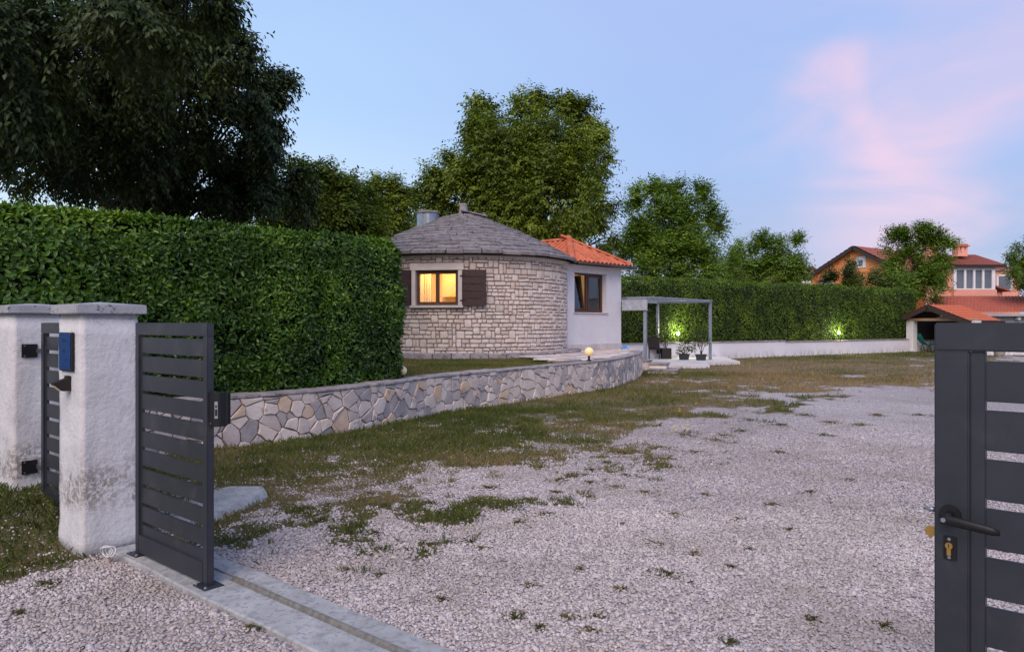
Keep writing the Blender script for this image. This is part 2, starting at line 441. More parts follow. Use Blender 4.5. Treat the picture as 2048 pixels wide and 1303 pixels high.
# the ground sheet: gravel where "cover" is low, thin soil and thatch where it is high
m, b, out = new_mat('ground')
pos = posn()
cov = N('ShaderNodeAttribute', attribute_name='cover').outputs['Fac']
dry = N('ShaderNodeAttribute', attribute_name='dry').outputs['Fac']
vo = N('ShaderNodeTexVoronoi'); vo.inputs['Scale'].default_value = 54; L(pos, vo.inputs['Vector'])
sc_ = N('ShaderNodeSeparateColor'); L(vo.outputs['Color'], sc_.inputs[0])
r = ramp(GRAV, 'LINEAR'); L(sc_.outputs[0], r.inputs[0])
edge = maprange(vo.outputs['Distance'], .35, .80, 1.12, .45)
cb = N('ShaderNodeCombineColor'); [L(edge, cb.inputs[i]) for i in range(3)]
grav = mixrgb(r.outputs[0], cb.outputs[0], .8, 'MULTIPLY')
grav = earthy(grav, pos)
soilr = ramp([(.3, (.085, .078, .030)), (.5, (.13, .105, .055)), (.7, (.20, .15, .10))], 'LINEAR')
L(math_('ADD', noise(5, 8, .7, pos), math_('MULTIPLY', math_('SUBTRACT', dry, .4), .5)), soilr.inputs[0])
fine = noise(16, 8, .75, pos)
cf = maprange(math_('ADD', cov, math_('MULTIPLY', math_('SUBTRACT', fine, .5), .9)), .40, .58)
L(mixrgb(grav, soilr.outputs[0], cf), b.inputs['Base Color'])
b.inputs['Roughness'].default_value = .95; b.inputs['Specular IOR Level'].default_value = .15
bn = N('ShaderNodeBump'); bn.inputs['Strength'].default_value = .8; bn.inputs['Distance'].default_value = .012
L(math_('SUBTRACT', 1., vo.outputs['Distance']), bn.inputs['Height']); L(bn.outputs[0], b.inputs['Normal'])
MT['ground'] = m
MT['lawn'] = mat('bed_soil', [(.075, .075, .030), (.12, .10, .05)], 4, .95, .5, 60)

# ------------------------------------------------------------------ site layout
GA = rad(41)
E = Vector((math.cos(GA), -math.sin(GA), 0)); Nn = Vector((math.sin(GA), math.cos(GA), 0))
GM = frame((0, 0, 0), E, Nn)                       # gate axes: x along the gate line, y into the yard
def en(x, y):
    return x * E.x + y * E.y, x * Nn.x + y * Nn.y
def gz(x, y):
    ep = np.asarray(x) * E.x + np.asarray(y) * E.y; npp = np.asarray(x) * Nn.x + np.asarray(y) * Nn.y
    return .24 * sstep(-5.55, -7.1, ep) * sstep(4.2, 2.5, npp) + .012 * (fbm(x, y, 90, .8, 3) - .5)
EDGE = np.array([(-3.3, 5.2), (-2.35, 5.93), (-1.76, 6.15), (-.91, 7.0), (-.13, 8.3), (1.08, 9.3), (2.15, 11.7), (4.1, 15.0), (6.1, 17.3), (8.0, 18.6), (10.5, 19.2), (14, 22), (20, 31), (26, 40), (40, 60)], float)
def sd_edge(x, y):
    x = np.asarray(x, float); y = np.asarray(y, float)
    best = np.full(x.shape, 1e9); sg = np.ones(x.shape)
    for (ax, ay), (bx, by) in zip(EDGE[:-1], EDGE[1:]):
        dx, dy = bx - ax, by - ay; l2 = dx * dx + dy * dy
        t = np.clip(((x - ax) * dx + (y - ay) * dy) / l2, 0, 1)
        d = np.hypot(x - ax - t * dx, y - ay - t * dy)
        s_ = np.sign(dx * (y - ay) - dy * (x - ax))
        up = d < best; best = np.where(up, d, best); sg = np.where(up, s_, sg)
    return best * sg
def cover(x, y):
    x = np.asarray(x, float); y = np.asarray(y, float)
    sd = sd_edge(x, y)
    nz1 = fbm(x, y, 11, .55, 3) - .5; nz2 = fbm(x, y, 31, 2.6, 3) - .5; nz3 = fbm(x, y, 51, 7., 2) - .5
    k = sstep(6, 16, y)
    c = .5 + sd * (.30 - .14 * k) + nz1 * (1.3 + .9 * k) + nz2 * 1.25 + nz3 * .7
    c = np.where(sd > 0, np.maximum(c, np.minimum(.52 + sd * (.25 - .10 * k), .66 - .05 * k * sstep(2, 6, x)) + nz2 * (.7 + .6 * k * sstep(2, 6, x)) + nz3 * .35), c)
    c = np.where(sd < -1.6, np.minimum(c, .36), c)
    npp = x * Nn.x + y * Nn.y; ep = x * E.x + y * E.y
    left = (x + 3.02) * -.75 + (y - 4.86) * .66
    cl = .5 + left * .9 + nz2 * 1.1 + nz3 * .7
    c = np.where((npp < 2.55) & (ep < -4.6), cl, np.where(npp < 2.55, .06, c))
    return np.clip(c, 0, 1)
def dryness(x, y):
    sd = sd_edge(x, y)
    d = .22 + 1.1 * (fbm(x, y, 71, .45, 4) - .5) + .55 * (fbm(x, y, 75, 3., 3) - .5)
    d = d + .60 * sstep(1, 8, np.asarray(x)) * sstep(13, 19, y) * sstep(38, 27, y) + .20 * sstep(1.6, .1, np.abs(sd))
    return np.clip(d, 0, 1)

# ---- ground: one sheet, fine near the camera, reaching the horizon
def axis(lo, hi, step, far):
    a = np.arange(lo, hi + 1e-6, step)
    ext = [3, 8, 20, 60, 150, 400, far]
    return np.concatenate([lo - np.array(ext[::-1]), a, hi + np.array(ext)])
gx = axis(-9, 24, .15, 1200); gy = axis(1, 44, .15, 1200)
XX, YY = np.meshgrid(gx, gy)
cv = cover(XX, YY); dr = dryness(XX, YY); ZZ = gz(XX, YY)
cv = np.where((np.abs(XX - 7) > 17) | (YY > 44), np.maximum(cv, .8), cv)
idx = np.arange(XX.size).reshape(XX.shape)
F = np.stack([idx[:-1, :-1], idx[:-1, 1:], idx[1:, 1:], idx[1:, :-1]], -1).reshape(-1, 4)
ground = put('ground', np_mesh('ground', np.stack([XX, YY, ZZ], -1).reshape(-1, 3), F, MT['ground'], {'cover': cv.ravel(), 'dry': dr.ravel()}, True), None)
tag(ground, kind='structure')

# ---- gravel stones: real angular chips over the near gravel
def gravel_chips():
    n = 360000
    y = np.sqrt(RNG.uniform(3.0 ** 2, 12.5 ** 2, n)); x = RNG.uniform(-.74, .72, n) * y
    keep = RNG.random(n) < sstep(13.5, 5.5, y)
    c = cover(x, y); ep, npp = en(x, y)
    keep &= RNG.random(n) > sstep(.35, .75, c) * .93
    keep &= ~((npp > 2.06) & (npp < 2.56) & (ep > -5.6))
    keep &= ~((npp > 1.9) & (npp < 2.34) & (ep > -5.95) & (ep < -5.54))
    x, y = x[keep], y[keep]; n = len(x)
    def stones(x, y, base, fc):
        n = len(x); m_ = len(base)
        V = np.repeat(base[None], n, 0) + RNG.normal(0, .17, (n, m_, 3))
        r_ = RNG.uniform(.0055, .0112, n) * (1 + .6 * (RNG.random(n) < .08))
        V *= r_[:, None, None] * np.stack([RNG.uniform(.9, 1.45, n), RNG.uniform(.75, 1.1, n), RNG.uniform(.6, .95, n)], -1)[:, None, :]
        a = RNG.uniform(0, 2 * math.pi, n); tl = RNG.normal(0, .3, n)
        ca, sa, ct, st_ = np.cos(a), np.sin(a), np.cos(tl), np.sin(tl)
        X, Y, Z = V[..., 0], V[..., 1], V[..., 2]
        X, Z = X * ct[:, None] - Z * st_[:, None], X * st_[:, None] + Z * ct[:, None]
        X, Y = X * ca[:, None] - Y * sa[:, None], X * sa[:, None] + Y * ca[:, None]
        z0 = gz(x, y) + r_ * .30 + RNG.uniform(0, .006, n)
        V = np.stack([X + x[:, None], Y + y[:, None], Z + z0[:, None]], -1).reshape(-1, 3)
        F_ = (fc[None] + (np.arange(n) * m_)[:, None, None]).reshape(-1, 3)
        return V, F_, np.repeat(np.clip(RNG.beta(2.2, 1.8, n), 0, 1), m_)
    b5 = [(math.cos(a), math.sin(a), -.35) for a in np.arange(4) * math.pi / 2]; t5 = [(.72 * math.cos(a + .5), .72 * math.sin(a + .5), .62) for a in np.arange(4) * math.pi / 2]
    f10 = [(i, (i + 1) % 4, 4 + i) for i in range(4)] + [((i + 1) % 4, 4 + (i + 1) % 4, 4 + i) for i in range(4)] + [(4, 5, 6), (4, 6, 7)]
    nr = y < 6.4
    A = stones(x[nr], y[nr], np.array(b5 + t5, float), np.array(f10))
    B_ = stones(x[~nr], y[~nr], np.array([(1, 0, -.15), (0, 1, -.15), (-1, 0, -.15), (0, -1, -.15), (0, 0, 1)], float), np.array([(0, 1, 4), (1, 2, 4), (2, 3, 4), (3, 0, 4)]))
    o = put('gravel', np_mesh('gravel', np.concatenate([A[0], B_[0]]), np.concatenate([A[1], B_[1] + len(A[0])]), MT['gravel'], np.concatenate([A[2], B_[2]])), None)
    tag(o, 'pale pinkish crushed limestone gravel spread over the drive and yard', 'gravel', kind='stuff')
gravel_chips()

# ---- grass
def blades(x, y, z, h, w, var, lean=.5):
    n = len(x)
    a = RNG.uniform(0, 2 * math.pi, n); b_ = RNG.uniform(0, 2 * math.pi, n); ln = np.abs(RNG.normal(0, lean, n)) * h
    dx, dy = np.cos(a) * w / 2, np.sin(a) * w / 2
    mxx, myy = x + np.cos(b_) * ln * .35, y + np.sin(b_) * ln * .35
    tx, ty = x + np.cos(b_) * ln, y + np.sin(b_) * ln
    V = np.stack([np.stack([x - dx, y - dy, z], -1), np.stack([x + dx, y + dy, z], -1),
                  np.stack([mxx + dx * .8, myy + dy * .8, z + h * .6], -1), np.stack([mxx - dx * .8, myy - dy * .8, z + h * .6], -1),
                  np.stack([tx, ty, z + h], -1)], 1)
    V = V[:, [0, 1, 3, 4]]; f = np.array([(0, 1, 2), (2, 1, 3)])
    return V.reshape(-1, 3), (f[None] + (np.arange(n) * 4)[:, None, None]).reshape(-1, 3), np.repeat(var, 4)
PAVE_Y = 1e9
def grass():
    xs, ys, hs, ws = [], [], [], []
    # (y0, y1, count, height, width)
    for y0, y1, n, h, w in ((4.2, 8.5, 125000, .040, .0052), (8.5, 14, 140000, .045, .008), (14, 24, 110000, .05, .013), (24, 42, 60000, .05, .024)):
        y = np.sqrt(RNG.uniform(y0 ** 2, y1 ** 2, n)); x = RNG.uniform(-.74, .74, n) * y
        c = cover(x, y) + (fbm(x, y, 131, 14, 2) - .5) * .55
        p = sstep(.44, .80, c)
        k = RNG.random(n) < p
        ep, npp = en(x, y)
        k &= ~((npp > 2.0) & (npp < 2.58) & (ep > -5.7))
        k &= ~((npp < 2.34) & (npp > 1.9) & (ep > -5.95) & (ep < -5.54))
        x, y, c = x[k], y[k], c[k]
        hh = h * (.45 + .9 * RNG.random(len(x))) * (.55 + .75 * np.clip(c, 0, 1)) * (.7 + .8 * fbm(x, y, 150, 1.6, 2))
        xs.append(x); ys.append(y); hs.append(hh); ws.append(np.full(len(x), w))
    x, y, h, w = map(np.concatenate, (xs, ys, hs, ws))
    ep, npp = en(x, y)
    d_out = (npp < 2.5) & (ep < -5.2)
    d = dryness(x, y) - .34 * d_out
    var = np.clip(d * 1.05 - .05 + RNG.normal(0, .16, len(x)), 0, 1)
    V, F_, v = blades(x, y, gz(x, y) - .004, h, w, var)
    o = put('grass', np_mesh('grass', V, F_, MT['grassblade'], v), None)
    tag(o, 'patchy green and straw brown grass between wall and gravel', 'grass', kind='stuff')
grass()
def weeds():
    # tufts that grow through the gravel, read off the photograph (u, v, size in metres)
    sp = [(860, 1090, .16), (940, 1085, .07), (965, 1098, .07), (1335, 1150, .16), (1010, 1015, .26), (1090, 1030, .22), (1060, 1000, .16), (660, 1055, .10), (750, 1065, .11), (800, 1030, .17), (710, 1035, .14),
          (1180, 965, .14), (1110, 985, .12), (920, 1015, .16), (980, 975, .2), (1250, 950, .10), (1350, 1030, .12), (1180, 995, .14), (1030, 1235, .12), (1160, 1140, .06), (1060, 1172, .06), (1140, 1235, .08), (1180, 1262, .09), (1190, 1235, .08),
          (1770, 1255, .09), (1625, 1240, .07), (1460, 1285, .08), (1080, 1255, .07), (690, 1140, .09), (1755, 830, .3), (1840, 830, .35), (1370, 870, .35), (1430, 880, .3), (1300, 930, .2), (1360, 830, .5), (1480, 862, .35), (530, 1255, .09), (500, 1256, .06),
          (1545, 1010, .10), (1410, 990, .08), (1700, 960, .1), (1560, 905, .14), (1290, 985, .1), (905, 1035, .12), (600, 1020, .25), (660, 1010, .2), (1245, 1050, .05), (1500, 1100, .05), (1580, 1060, .05), (40, 1225, .06), (95, 1170, .2), (60, 1130, .3),
          (1140, 1010, .2), (1040, 1045, .14), (1215, 925, .3), (1250, 905, .35), (1320, 895, .35), (1390, 905, .3), (1450, 870, .4), (1500, 840, .5), (1560, 850, .4), (1610, 830, .4), (1660, 845, .35), (1180, 940, .22), (1230, 975, .16), (1120, 960, .2), (1650, 870, .25), (1720, 850, .3), (860, 1005, .2), (770, 1010, .22), (950, 1000, .18), (640, 1040, .14), (1480, 1040, .07), (1620, 985, .12), (1320, 1090, .06), (1390, 1110, .07), (1240, 1180, .06), (1460, 1135, .05), (760, 1150, .05), (880, 1200, .06)]
    V, F_, v, b = [], [], [], 0
    for u, vv, s_ in sp:
        Y = CAMH * FPX / (vv - 645); X = (u - 1024) / FPX * Y
        n = int(150 * min(1.6, s_ / .15) + 30)
        rr_ = RNG.random(n) ** .8 * s_ * .62; a = RNG.uniform(0, 6.283, n)
        lob = 1 + .45 * np.sin(a * 2 + RNG.uniform(0, 6)) + .3 * np.sin(a * 5 + RNG.uniform(0, 6))
        x = X + rr_ * np.cos(a) * lob; y = Y + rr_ * np.sin(a) * lob * 1.2
        h = RNG.uniform(.008, .028, n) * (1.25 - rr_ / s_)
        q, f, w = blades(x, y, gz(x, y), h, np.full(n, .007), np.clip(RNG.normal(.45 if RNG.random() < .6 else .9, .25, n), 0, 1), 1.5)
        V.append(q); F_.append(f + b); v.append(w); b += len(q)
    o = put('weeds', np_mesh('weeds', np.concatenate(V), np.concatenate(F_), MT['weed'], np.concatenate(v)), None)
    tag(o, 'small dark weed tufts growing through the gravel', 'weeds', kind='stuff')
    fl = MB()
    for u, vv in ((1358, 822), (1364, 818), (1350, 856), (1368, 858), (1356, 861), (1362, 857), (1375, 850), (1394, 808)):
        Y = CAMH * FPX / (vv - 645 + 3); X = (u - 1024) / FPX * Y
        for k in range(3):
            x, y = X + random.uniform(-.06, .06), Y + random.uniform(-.1, .1)
            fl.lathe((x, y, .035), [(.003, 0), (.012, .004), (.008, .010)], 6)
    o = fl.build('wild_flowers', MT['petal']); tag(o, 'tiny yellow wild flowers in the weedy gravel edge', 'flowers', kind='stuff')
weeds()

# ------------------------------------------------------------------ gate: threshold, pillars, panels
def gw(ep, npp, z=0):
    return GM @ Vector((ep, npp, z))
# concrete threshold strip with the gate rail
mb = MB(GM)
xs = np.linspace(-5.52, 2.6, 60)
top = []
for i, x in enumerate(xs):
    j0 = .014 * (vnoise(x, 0, 3, 3.1) - .5) * 2 + .012 * (vnoise(x, 0, 4, 11) - .5); j1 = .014 * (vnoise(x, 9, 5, 3.1) - .5) * 2
    top.append(((x, 2.085 + j0, -.05), (x, 2.085 + j0, .022), (x, 2.095 + j0, .030), (x, 2.322, .032), (x, 2.322, .022), (x, 2.378, .022), (x, 2.378, .032), (x, 2.525 + j1, .030), (x, 2.535 + j1, .022), (x, 2.535 + j1, -.05)))
vs = [p for r_ in top for p in r_]; k = 10
fs = [(i * k + j, (i + 1) * k + j, (i + 1) * k + j + 1, i * k + j + 1) for i in range(59) for j in range(k - 1)]
fs += [tuple(range(k)), tuple(range(59 * k + k - 1, 59 * k - 1, -1))]
o = mb.add(vs, fs).build('gate_threshold', MT['concrete']); tag(o, kind='structure')
t = thing('gate_rail', gw(-4.3, 2.35, .022), 'rusty steel sliding gate rail set in the concrete threshold', 'rail')
mb = MB(GM)
prof = [(-.027, .0225), (-.027, .034), (-.012, .036), (-.009, .050), (.009, .050), (.012, .036), (.027, .034), (.027, .0225)]
n = len(prof)
mb.add([(x, 2.35 + a, z) for x in (-4.30, 2.5) for a, z in prof], [(i, (i + 1) % n, n + (i + 1) % n, n + i) for i in range(n)] + [tuple(range(n)), tuple(range(2 * n - 1, n - 1, -1))])
mb.build('rail_profile', MT['rail'], t)
for x in np.arange(-4.1, 2.4, .55):
    mb = MB(GM); c = gw(x, 2.371, .0345); mb.M = None
    mb.lathe(c, [(.007, 0), (.007, .004), (.003, .006)], 8).build('screw', MT['steel'], t)

def pillar(name, e1, n0, w, zb, zt, label, seed, we=.425):
    """plastered pillar: right edge at e1 along the gate line, front at n0"""
    t = thing(name, gw(e1 - we / 2, n0 + w / 2, zb), label, 'pillar', 'white gate pillars')
    bm = bmesh.new()
    bmesh.ops.create_cube(bm, size=1)
    bmesh.ops.bevel(bm, geom=bm.edges[:], offset=.022, segments=2, affect='EDGES')
    bmesh.ops.subdivide_edges(bm, edges=[e_ for e_ in bm.edges if e_.calc_length() > .3], cuts=14, use_grid_fill=True)
    me = bpy.data.meshes.new('shaft'); bm.to_mesh(me); bm.free()
    co = np.empty(len(me.vertices) * 3, np.float32); me.vertices.foreach_get('co', co); co = co.reshape(-1, 3)
    c2 = co.copy(); H = zt - zb
    ph = co[:, 2] * H * 6
    bulge = (fbm(co[:, 0] * 3 + co[:, 1] * 3, ph, seed, 1.1, 3) - .5) * .016 + .008 * sstep(-.3, -.48, co[:, 2])
    c2[:, 0] = co[:, 0] * we + np.sign(co[:, 0]) * bulge; c2[:, 1] = co[:, 1] * w + np.sign(co[:, 1]) * bulge
    c2[:, 2] = (co[:, 2] + .5) * H
    me.vertices.foreach_set('co', c2.astype(np.float32).ravel()); me.update()
    me.polygons.foreach_set('use_smooth', [True] * len(me.polygons))
    me.materials.append(MT['pillar'])
    put('shaft', me, t, frame(gw(e1 - we / 2, n0 + w / 2, zb), E, Nn))
    mb = MB(frame(gw(e1 - we / 2, n0 + w / 2, zt), E, Nn)); h = w / 2 + .042; g = we / 2 + .042
    mb.add([(-g, -h, 0), (g, -h, 0), (g, h, 0), (-g, h, 0), (-g, -h, .066), (g, -h, .066), (g, h, .066), (-g, h, .066), (0, 0, .088)],
           [(3, 2, 1, 0), (0, 1, 5, 4), (1, 2, 6, 5), (2, 3, 7, 6), (3, 0, 4, 7), (4, 5, 8), (5, 6, 8), (6, 7, 8), (7, 4, 8)])
    mb.build('cap', MT['cap'], t, bevel=.006)
    return t
# pillar plaster: dirt and algae patches near the foot, pitted paint near the cap
m, b, out = new_mat('pillar_plaster')
pos = posn(); sp = N('ShaderNodeSeparateXYZ'); L(pos, sp.inputs[0])
base = ramp([(.3, (.50, .49, .51)), (.5, (.62, .60, .61)), (.7, (.70, .68, .69))], 'LINEAR'); L(noise(3.4, 8, .68, pos), base.inputs[0])
band = math_('MULTIPLY', maprange(sp.outputs['Z'], .26, .36), maprange(sp.outputs['Z'], .78, .48))
dirt = math_('MULTIPLY', band, maprange(noise(30, 8, .78, pos), .42, .55))
dirt = math_('MULTIPLY', dirt, maprange(noise(4.2, 4, .6, pos), .34, .55))
col = mixrgb(base.outputs[0], (.17, .135, .105), math_('MULTIPLY', dirt, .75))
chip = math_('MULTIPLY', maprange(noise(13, 6, .7, pos, .4), .61, .66), maprange(sp.outputs['Z'], 1.30, 1.62))
col = mixrgb(col, (.36, .24, .22), math_('MULTIPLY', chip, .8))
L(col, b.inputs['Base Color']); b.inputs['Roughness'].default_value = .92; b.inputs['Specular IOR Level'].default_value = .2
bn = N('ShaderNodeBump'); bn.inputs['Strength'].default_value = .8; bn.inputs['Distance'].default_value = .012
L(math_('ADD', noise(30, 8, .66, pos), math_('MULTIPLY', noise(7, 4, .6, pos), .8)), bn.inputs['Height']); L(bn.outputs[0], b.inputs['Normal'])
MT['pillar'] = m
MT['cap'] = mat('weathered_cap', [(.28, .285, .31), (.40, .40, .42)], 6, .9, .5, 60, stain=(26, .57, .63, (.06, .06, .065), .8), dist=.008)

p1 = pillar('gate_pillar', -5.554, 1.926, .38, -.05, 1.66, 'white plastered gate pillar with a blue plate and wall light', 21)
p2 = pillar('gate_pillar', -7.018, 1.926, .38, .05, 1.675, 'white plastered gate pillar at left edge carrying the pedestrian gate hinges', 55)

def gate(name, label, e0, e1, nf, th, zt, zb, first, pitch, sh, ns, st, toprail, botrail, chan=.034):
    t = thing(name, gw((e0 + e1) / 2, nf + th / 2, zb), label, 'gate')
    A = MT['anthracite']
    # welded frame: two stiles between rails, butted end to end
    for a in (e0, e1 - st):
        MB(GM).box(a, a + st, nf, nf + th, zb, zt - toprail).build('stile', A, t, bevel=.004)
    MB(GM).box(e0, e1, nf, nf + th, zt - toprail, zt).build('top_rail', A, t, bevel=.004)
    MB(GM).box(e0 + st, e1 - st, nf, nf + th, zb, zb + botrail).build('bottom_rail', A, t, bevel=.003)
    for a in (e0 + st, e1 - st - chan):
        MB(GM).box(a, a + chan, nf + .012, nf + th - .010, zb + botrail, zt - toprail).build('slat_channel', A, t, bevel=.002)
    w = e1 - e0 - 2 * st - 2 * chan
    me = MB().box(-w / 2, w / 2, -.006, .006, -sh / 2, sh / 2).mesh('slat', A, .0025)
    for i in range(ns):
        z = first - i * pitch - sh / 2
        put('slat', me, t, frame(gw((e0 + e1) / 2, nf + .020, z), E, Nn))
    return t
# fixed panel beside the pillar
fp = gate('slatted_fence', 'short fixed anthracite slatted fence bolted beside the white pillar', -5.285, -4.281, 2.17, .044, 1.60, .045, 1.502, .1263, .106, 11, .055, .082, .125, .020)
for a in (-5.285, -4.281 - .055):
    MB(GM).box(a, a + .055, 2.17, 2.214, .038, .0448).build('stile_foot', MT['anthracite'], fp)
    ft = MB(GM).box(a - .045, a + .10, 2.13, 2.255, .0305, .038).build('base_plate', MT['anthracite'], fp, bevel=.002)
    for q in (-.028, .083):
        MB().lathe(gw(a + q, 2.145, .038), [(.010, 0), (.010, .007), (.006, .010)], 6).build('bolt', MT['steel'], ft)
# the receiver box of the lock on the end of the fixed panel
t = thing('lock_receiver', gw(-4.22, 2.24, .985), 'black steel latch receiver box fixed to the end of the slatted panel', 'gate latch')
MB(GM).prism([(-4.278, 2.180), (-4.232, 2.180), (-4.210, 2.210), (-4.210, 2.250), (-4.230, 2.275), (-4.278, 2.275)], .985, 1.185).build('housing', MT['black'], t, bevel=.004)
MB(GM).box(-4.278, -4.245, 2.2755, 2.300, .99, 1.18).build('side_bracket', MT['black'], t, bevel=.003)
fr = frame(gw(-4.221, 2.195, 1.085), Vector((E * .022 + Nn * .030)).normalized(), Vector((-E * .030 + Nn * .022)).normalized())
kp = MB(fr).box(-.009, .009, -.0035, -.0008, -.05, .05).build('keep_plate', MT['steel'], t)
c = fr @ Vector((0, -.0036, .022)); a = fr.to_3x3() @ Vector((0, -1, 0))
MB().tube([c, c + a * .0012], .006, 12).build('pin_hole', MT['black'], kp)
MB(fr).box(-.006, .006, -.0050, -.0036, -.034, .004).build('hook_slot', MT['black'], kp)
MB(GM).box(-4.262, -4.253, 2.1765, 2.1798, 1.0, 1.009).build('screw', MT['steel'], t)

# pedestrian gate between the pillars
pg = gate('pedestrian_gate', 'closed anthracite slatted pedestrian gate between the two white pillars', -6.877, -5.955, 2.085, .044, 1.60, .16, 1.488, .134, .108, 10, .060, .085, .10, .028)
for z in (1.37, .42):
    h = MB(GM).box(-7.010, -7.002, 1.985, 2.10, z - .055, z + .055).build('hinge', MT['black'], pg, bevel=.002)
    hb = h
    MB(GM).box(-7.0015, -6.8775, 2.088, 2.112, z - .018, z + .018).build('knuckle', MT['steel'], hb, bevel=.003)
    for q in (-.042, .042):
        p = gw(-7.0019, 2.005, z + q); MB().tube([p, p + E * .004], .007, 8).build('screw', MT['steel'], hb)

# the sliding gate leaf at the right
sg = gate('sliding_gate', 'large anthracite slatted sliding gate leaf with black lever handle at right', -.463, 2.25, 2.25, .05, 1.60, .07, 1.501, .1265, .1045, 11, .081, .074, .11, .034)
hs = gw(-.425, 2.25, 1.095)
hd = MB().tube([hs, hs - Nn * .010], [.026, .025], 20).build('handle_rose', MT['black'], sg, smooth=False)
nk = MB().tube([hs - Nn * .0105, hs - Nn * .045], .0105, 12).build('handle_neck', MT['black'], hd, smooth=True)
lv = MB()
pts = [gw(-.437 + .13 * s_, 2.25 - .052 - .006 * math.sin(s_ * 3), 1.092 - .004 * s_ - .010 * s_ * s_) for s_ in np.linspace(0, 1, 9)]
for i in range(8):
    pass
rw = [.0125, .0125, .0120, .0118, .0115, .0112, .0108, .0100, .0060]
vs = []; fs = []
for p, r_ in zip(pts, rw):
    for k in range(10):
        a = 2 * math.pi * k / 10
        vs.append(p + Vector((0, 0, 1)) * r_ * math.sin(a) * 1.1 + Nn * r_ * .65 * math.cos(a))
for i in range(8):
    for k in range(10):
        fs.append((i * 10 + k, i * 10 + (k + 1) % 10, i * 10 + 10 + (k + 1) % 10, i * 10 + 10 + k))
fs += [tuple(range(10)), tuple(range(80, 90))]
lv.add(vs, fs).build('lever_handle', MT['black'], sg, smooth=True)
p = gw(-.430, 2.25 - .0605, 1.092); MB().tube([p, p - Nn * .002], .006, 12).build('handle_cap', MT['steel'], hd)
lp = MB(GM).box(-.4405, -.4095, 2.246, 2.2495, .976, 1.038).build('lock_plate', MT['black'], sg, bevel=.001)
cyl = MB(); c = gw(-.427, 2.246, 1.014)
cyl.tube([c, c - Nn * .006], .0088, 20)
cyl.box(-.4318, -.4222, 2.2405, 2.2458, .989, 1.008, GM)
cyl.build('lock_cylinder', MT['brass'], lp)
MB(GM).box(-.4278, -.4262, 2.2388, 2.2399, 1.010, 1.020).build('keyhole', MT['black'], lp)
for z in (.983, 1.031):
    p = gw(-.427, 2.2459, z); MB().tube([p, p - Nn * .0015], .0042, 10).build('plate_screw', MT['steel'], lp)
p = gw(-.4632, 2.272, 1.098); MB().tube([p, p - E * .014, p - E * .030], [.0065, .0065, .002], 12).build('latch_pin', MT['steel'], sg, smooth=True)
hk = MB(); hkp = [(-.4632, 1.052), (-.482, 1.052), (-.489, 1.044), (-.489, 1.034), (-.474, 1.020), (-.472, 1.027), (-.4632, 1.029)]
n = len(hkp); hk.add([gw(a, y, z) for y in (2.266, 2.280) for a, z in hkp], [tuple(range(n)), tuple(range(2 * n - 1, n - 1, -1))] + [(i, (i + 1) % n, n + (i + 1) % n, n + i) for i in range(n)])
hk.build('latch_hook', MT['brass'], sg, bevel=.001)

# blue plate on the front face of the near pillar, with its frame; the print on it is faded
bp = thing('name_plate', gw(-5.80, 1.915, 1.26), 'blue enamel plate with faded lettering on the near gate pillar', 'sign')
MB(GM).box(-5.912, -5.668, 1.908, 1.9225, 1.262, 1.532).build('plate_backing', MT['darkbrown'], bp, bevel=.002)
pl = MB(GM).box(-5.908, -5.690, 1.9035, 1.9075, 1.272, 1.526).build('plate', MT['blue'], bp, bevel=.001)
x0 = -5.850
for row, z, cnt in ((0, 1.476, 4), (1, 1.402, 3), (2, 1.342, 2)):
    for k in range(cnt):
        q = x0 + .004 + .020 * k + (.008 if row else 0) + (.05 if row == 2 else 0); s_ = .007 if row == 2 else .012
        g = MB(GM); g.box(q, q + .004, 1.9022, 1.9032, z - s_, z + s_); g.box(q + .0045, q + .013, 1.9022, 1.9032, z + s_ * .45, z + s_)
        if k % 2 == 0: g.box(q + .0045, q + .011, 1.9022, 1.9032, z - s_, z - s_ * .5)
        else: g.box(q + .0085, q + .013, 1.9022, 1.9032, z - s_ * .9, z + s_ * .4)
        g.build('lettering', MT['plate_mark'], pl)
for a in (-5.900, -5.698):
    for z in (1.278, 1.52):
        p = gw(a, 1.9034, z); MB().tube([p, p - Nn * .002], .004, 8).build('rivet', MT['steel'], bp)
# small wedge-shaped wall light below it
wl = thing('wall_light', gw(-5.76, 1.92, 1.13), 'small dark wedge shaped wall light under the blue plate', 'wall light')
prf = [(1.921, 1.232), (1.900, 1.232), (1.900, 1.214), (1.815, 1.186), (1.815, 1.176), (1.868, 1.128), (1.921, 1.128)]
n = len(prf); mb = MB(GM)
mb.add([(a, y, z) for a in (-5.795, -5.725) for y, z in prf], [tuple(range(n)), tuple(range(2 * n - 1, n - 1, -1))] + [(i, (i + 1) % n, n + (i + 1) % n, n + i) for i in range(n)])
mb.build('housing', MT['darkbrown'], wl, bevel=.002)
mb = MB(GM); mb.add([(a, y, z) for a in (-5.788, -5.732) for y, z in ((1.822, 1.1665), (1.862, 1.1305), (1.860, 1.1285), (1.820, 1.1645))], [(0, 1, 2, 3), (7, 6, 5, 4), (0, 1, 5, 4), (1, 2, 6, 5), (2, 3, 7, 6), (3, 0, 4, 7)])
mb.build('diffuser', MT['globe'], wl)
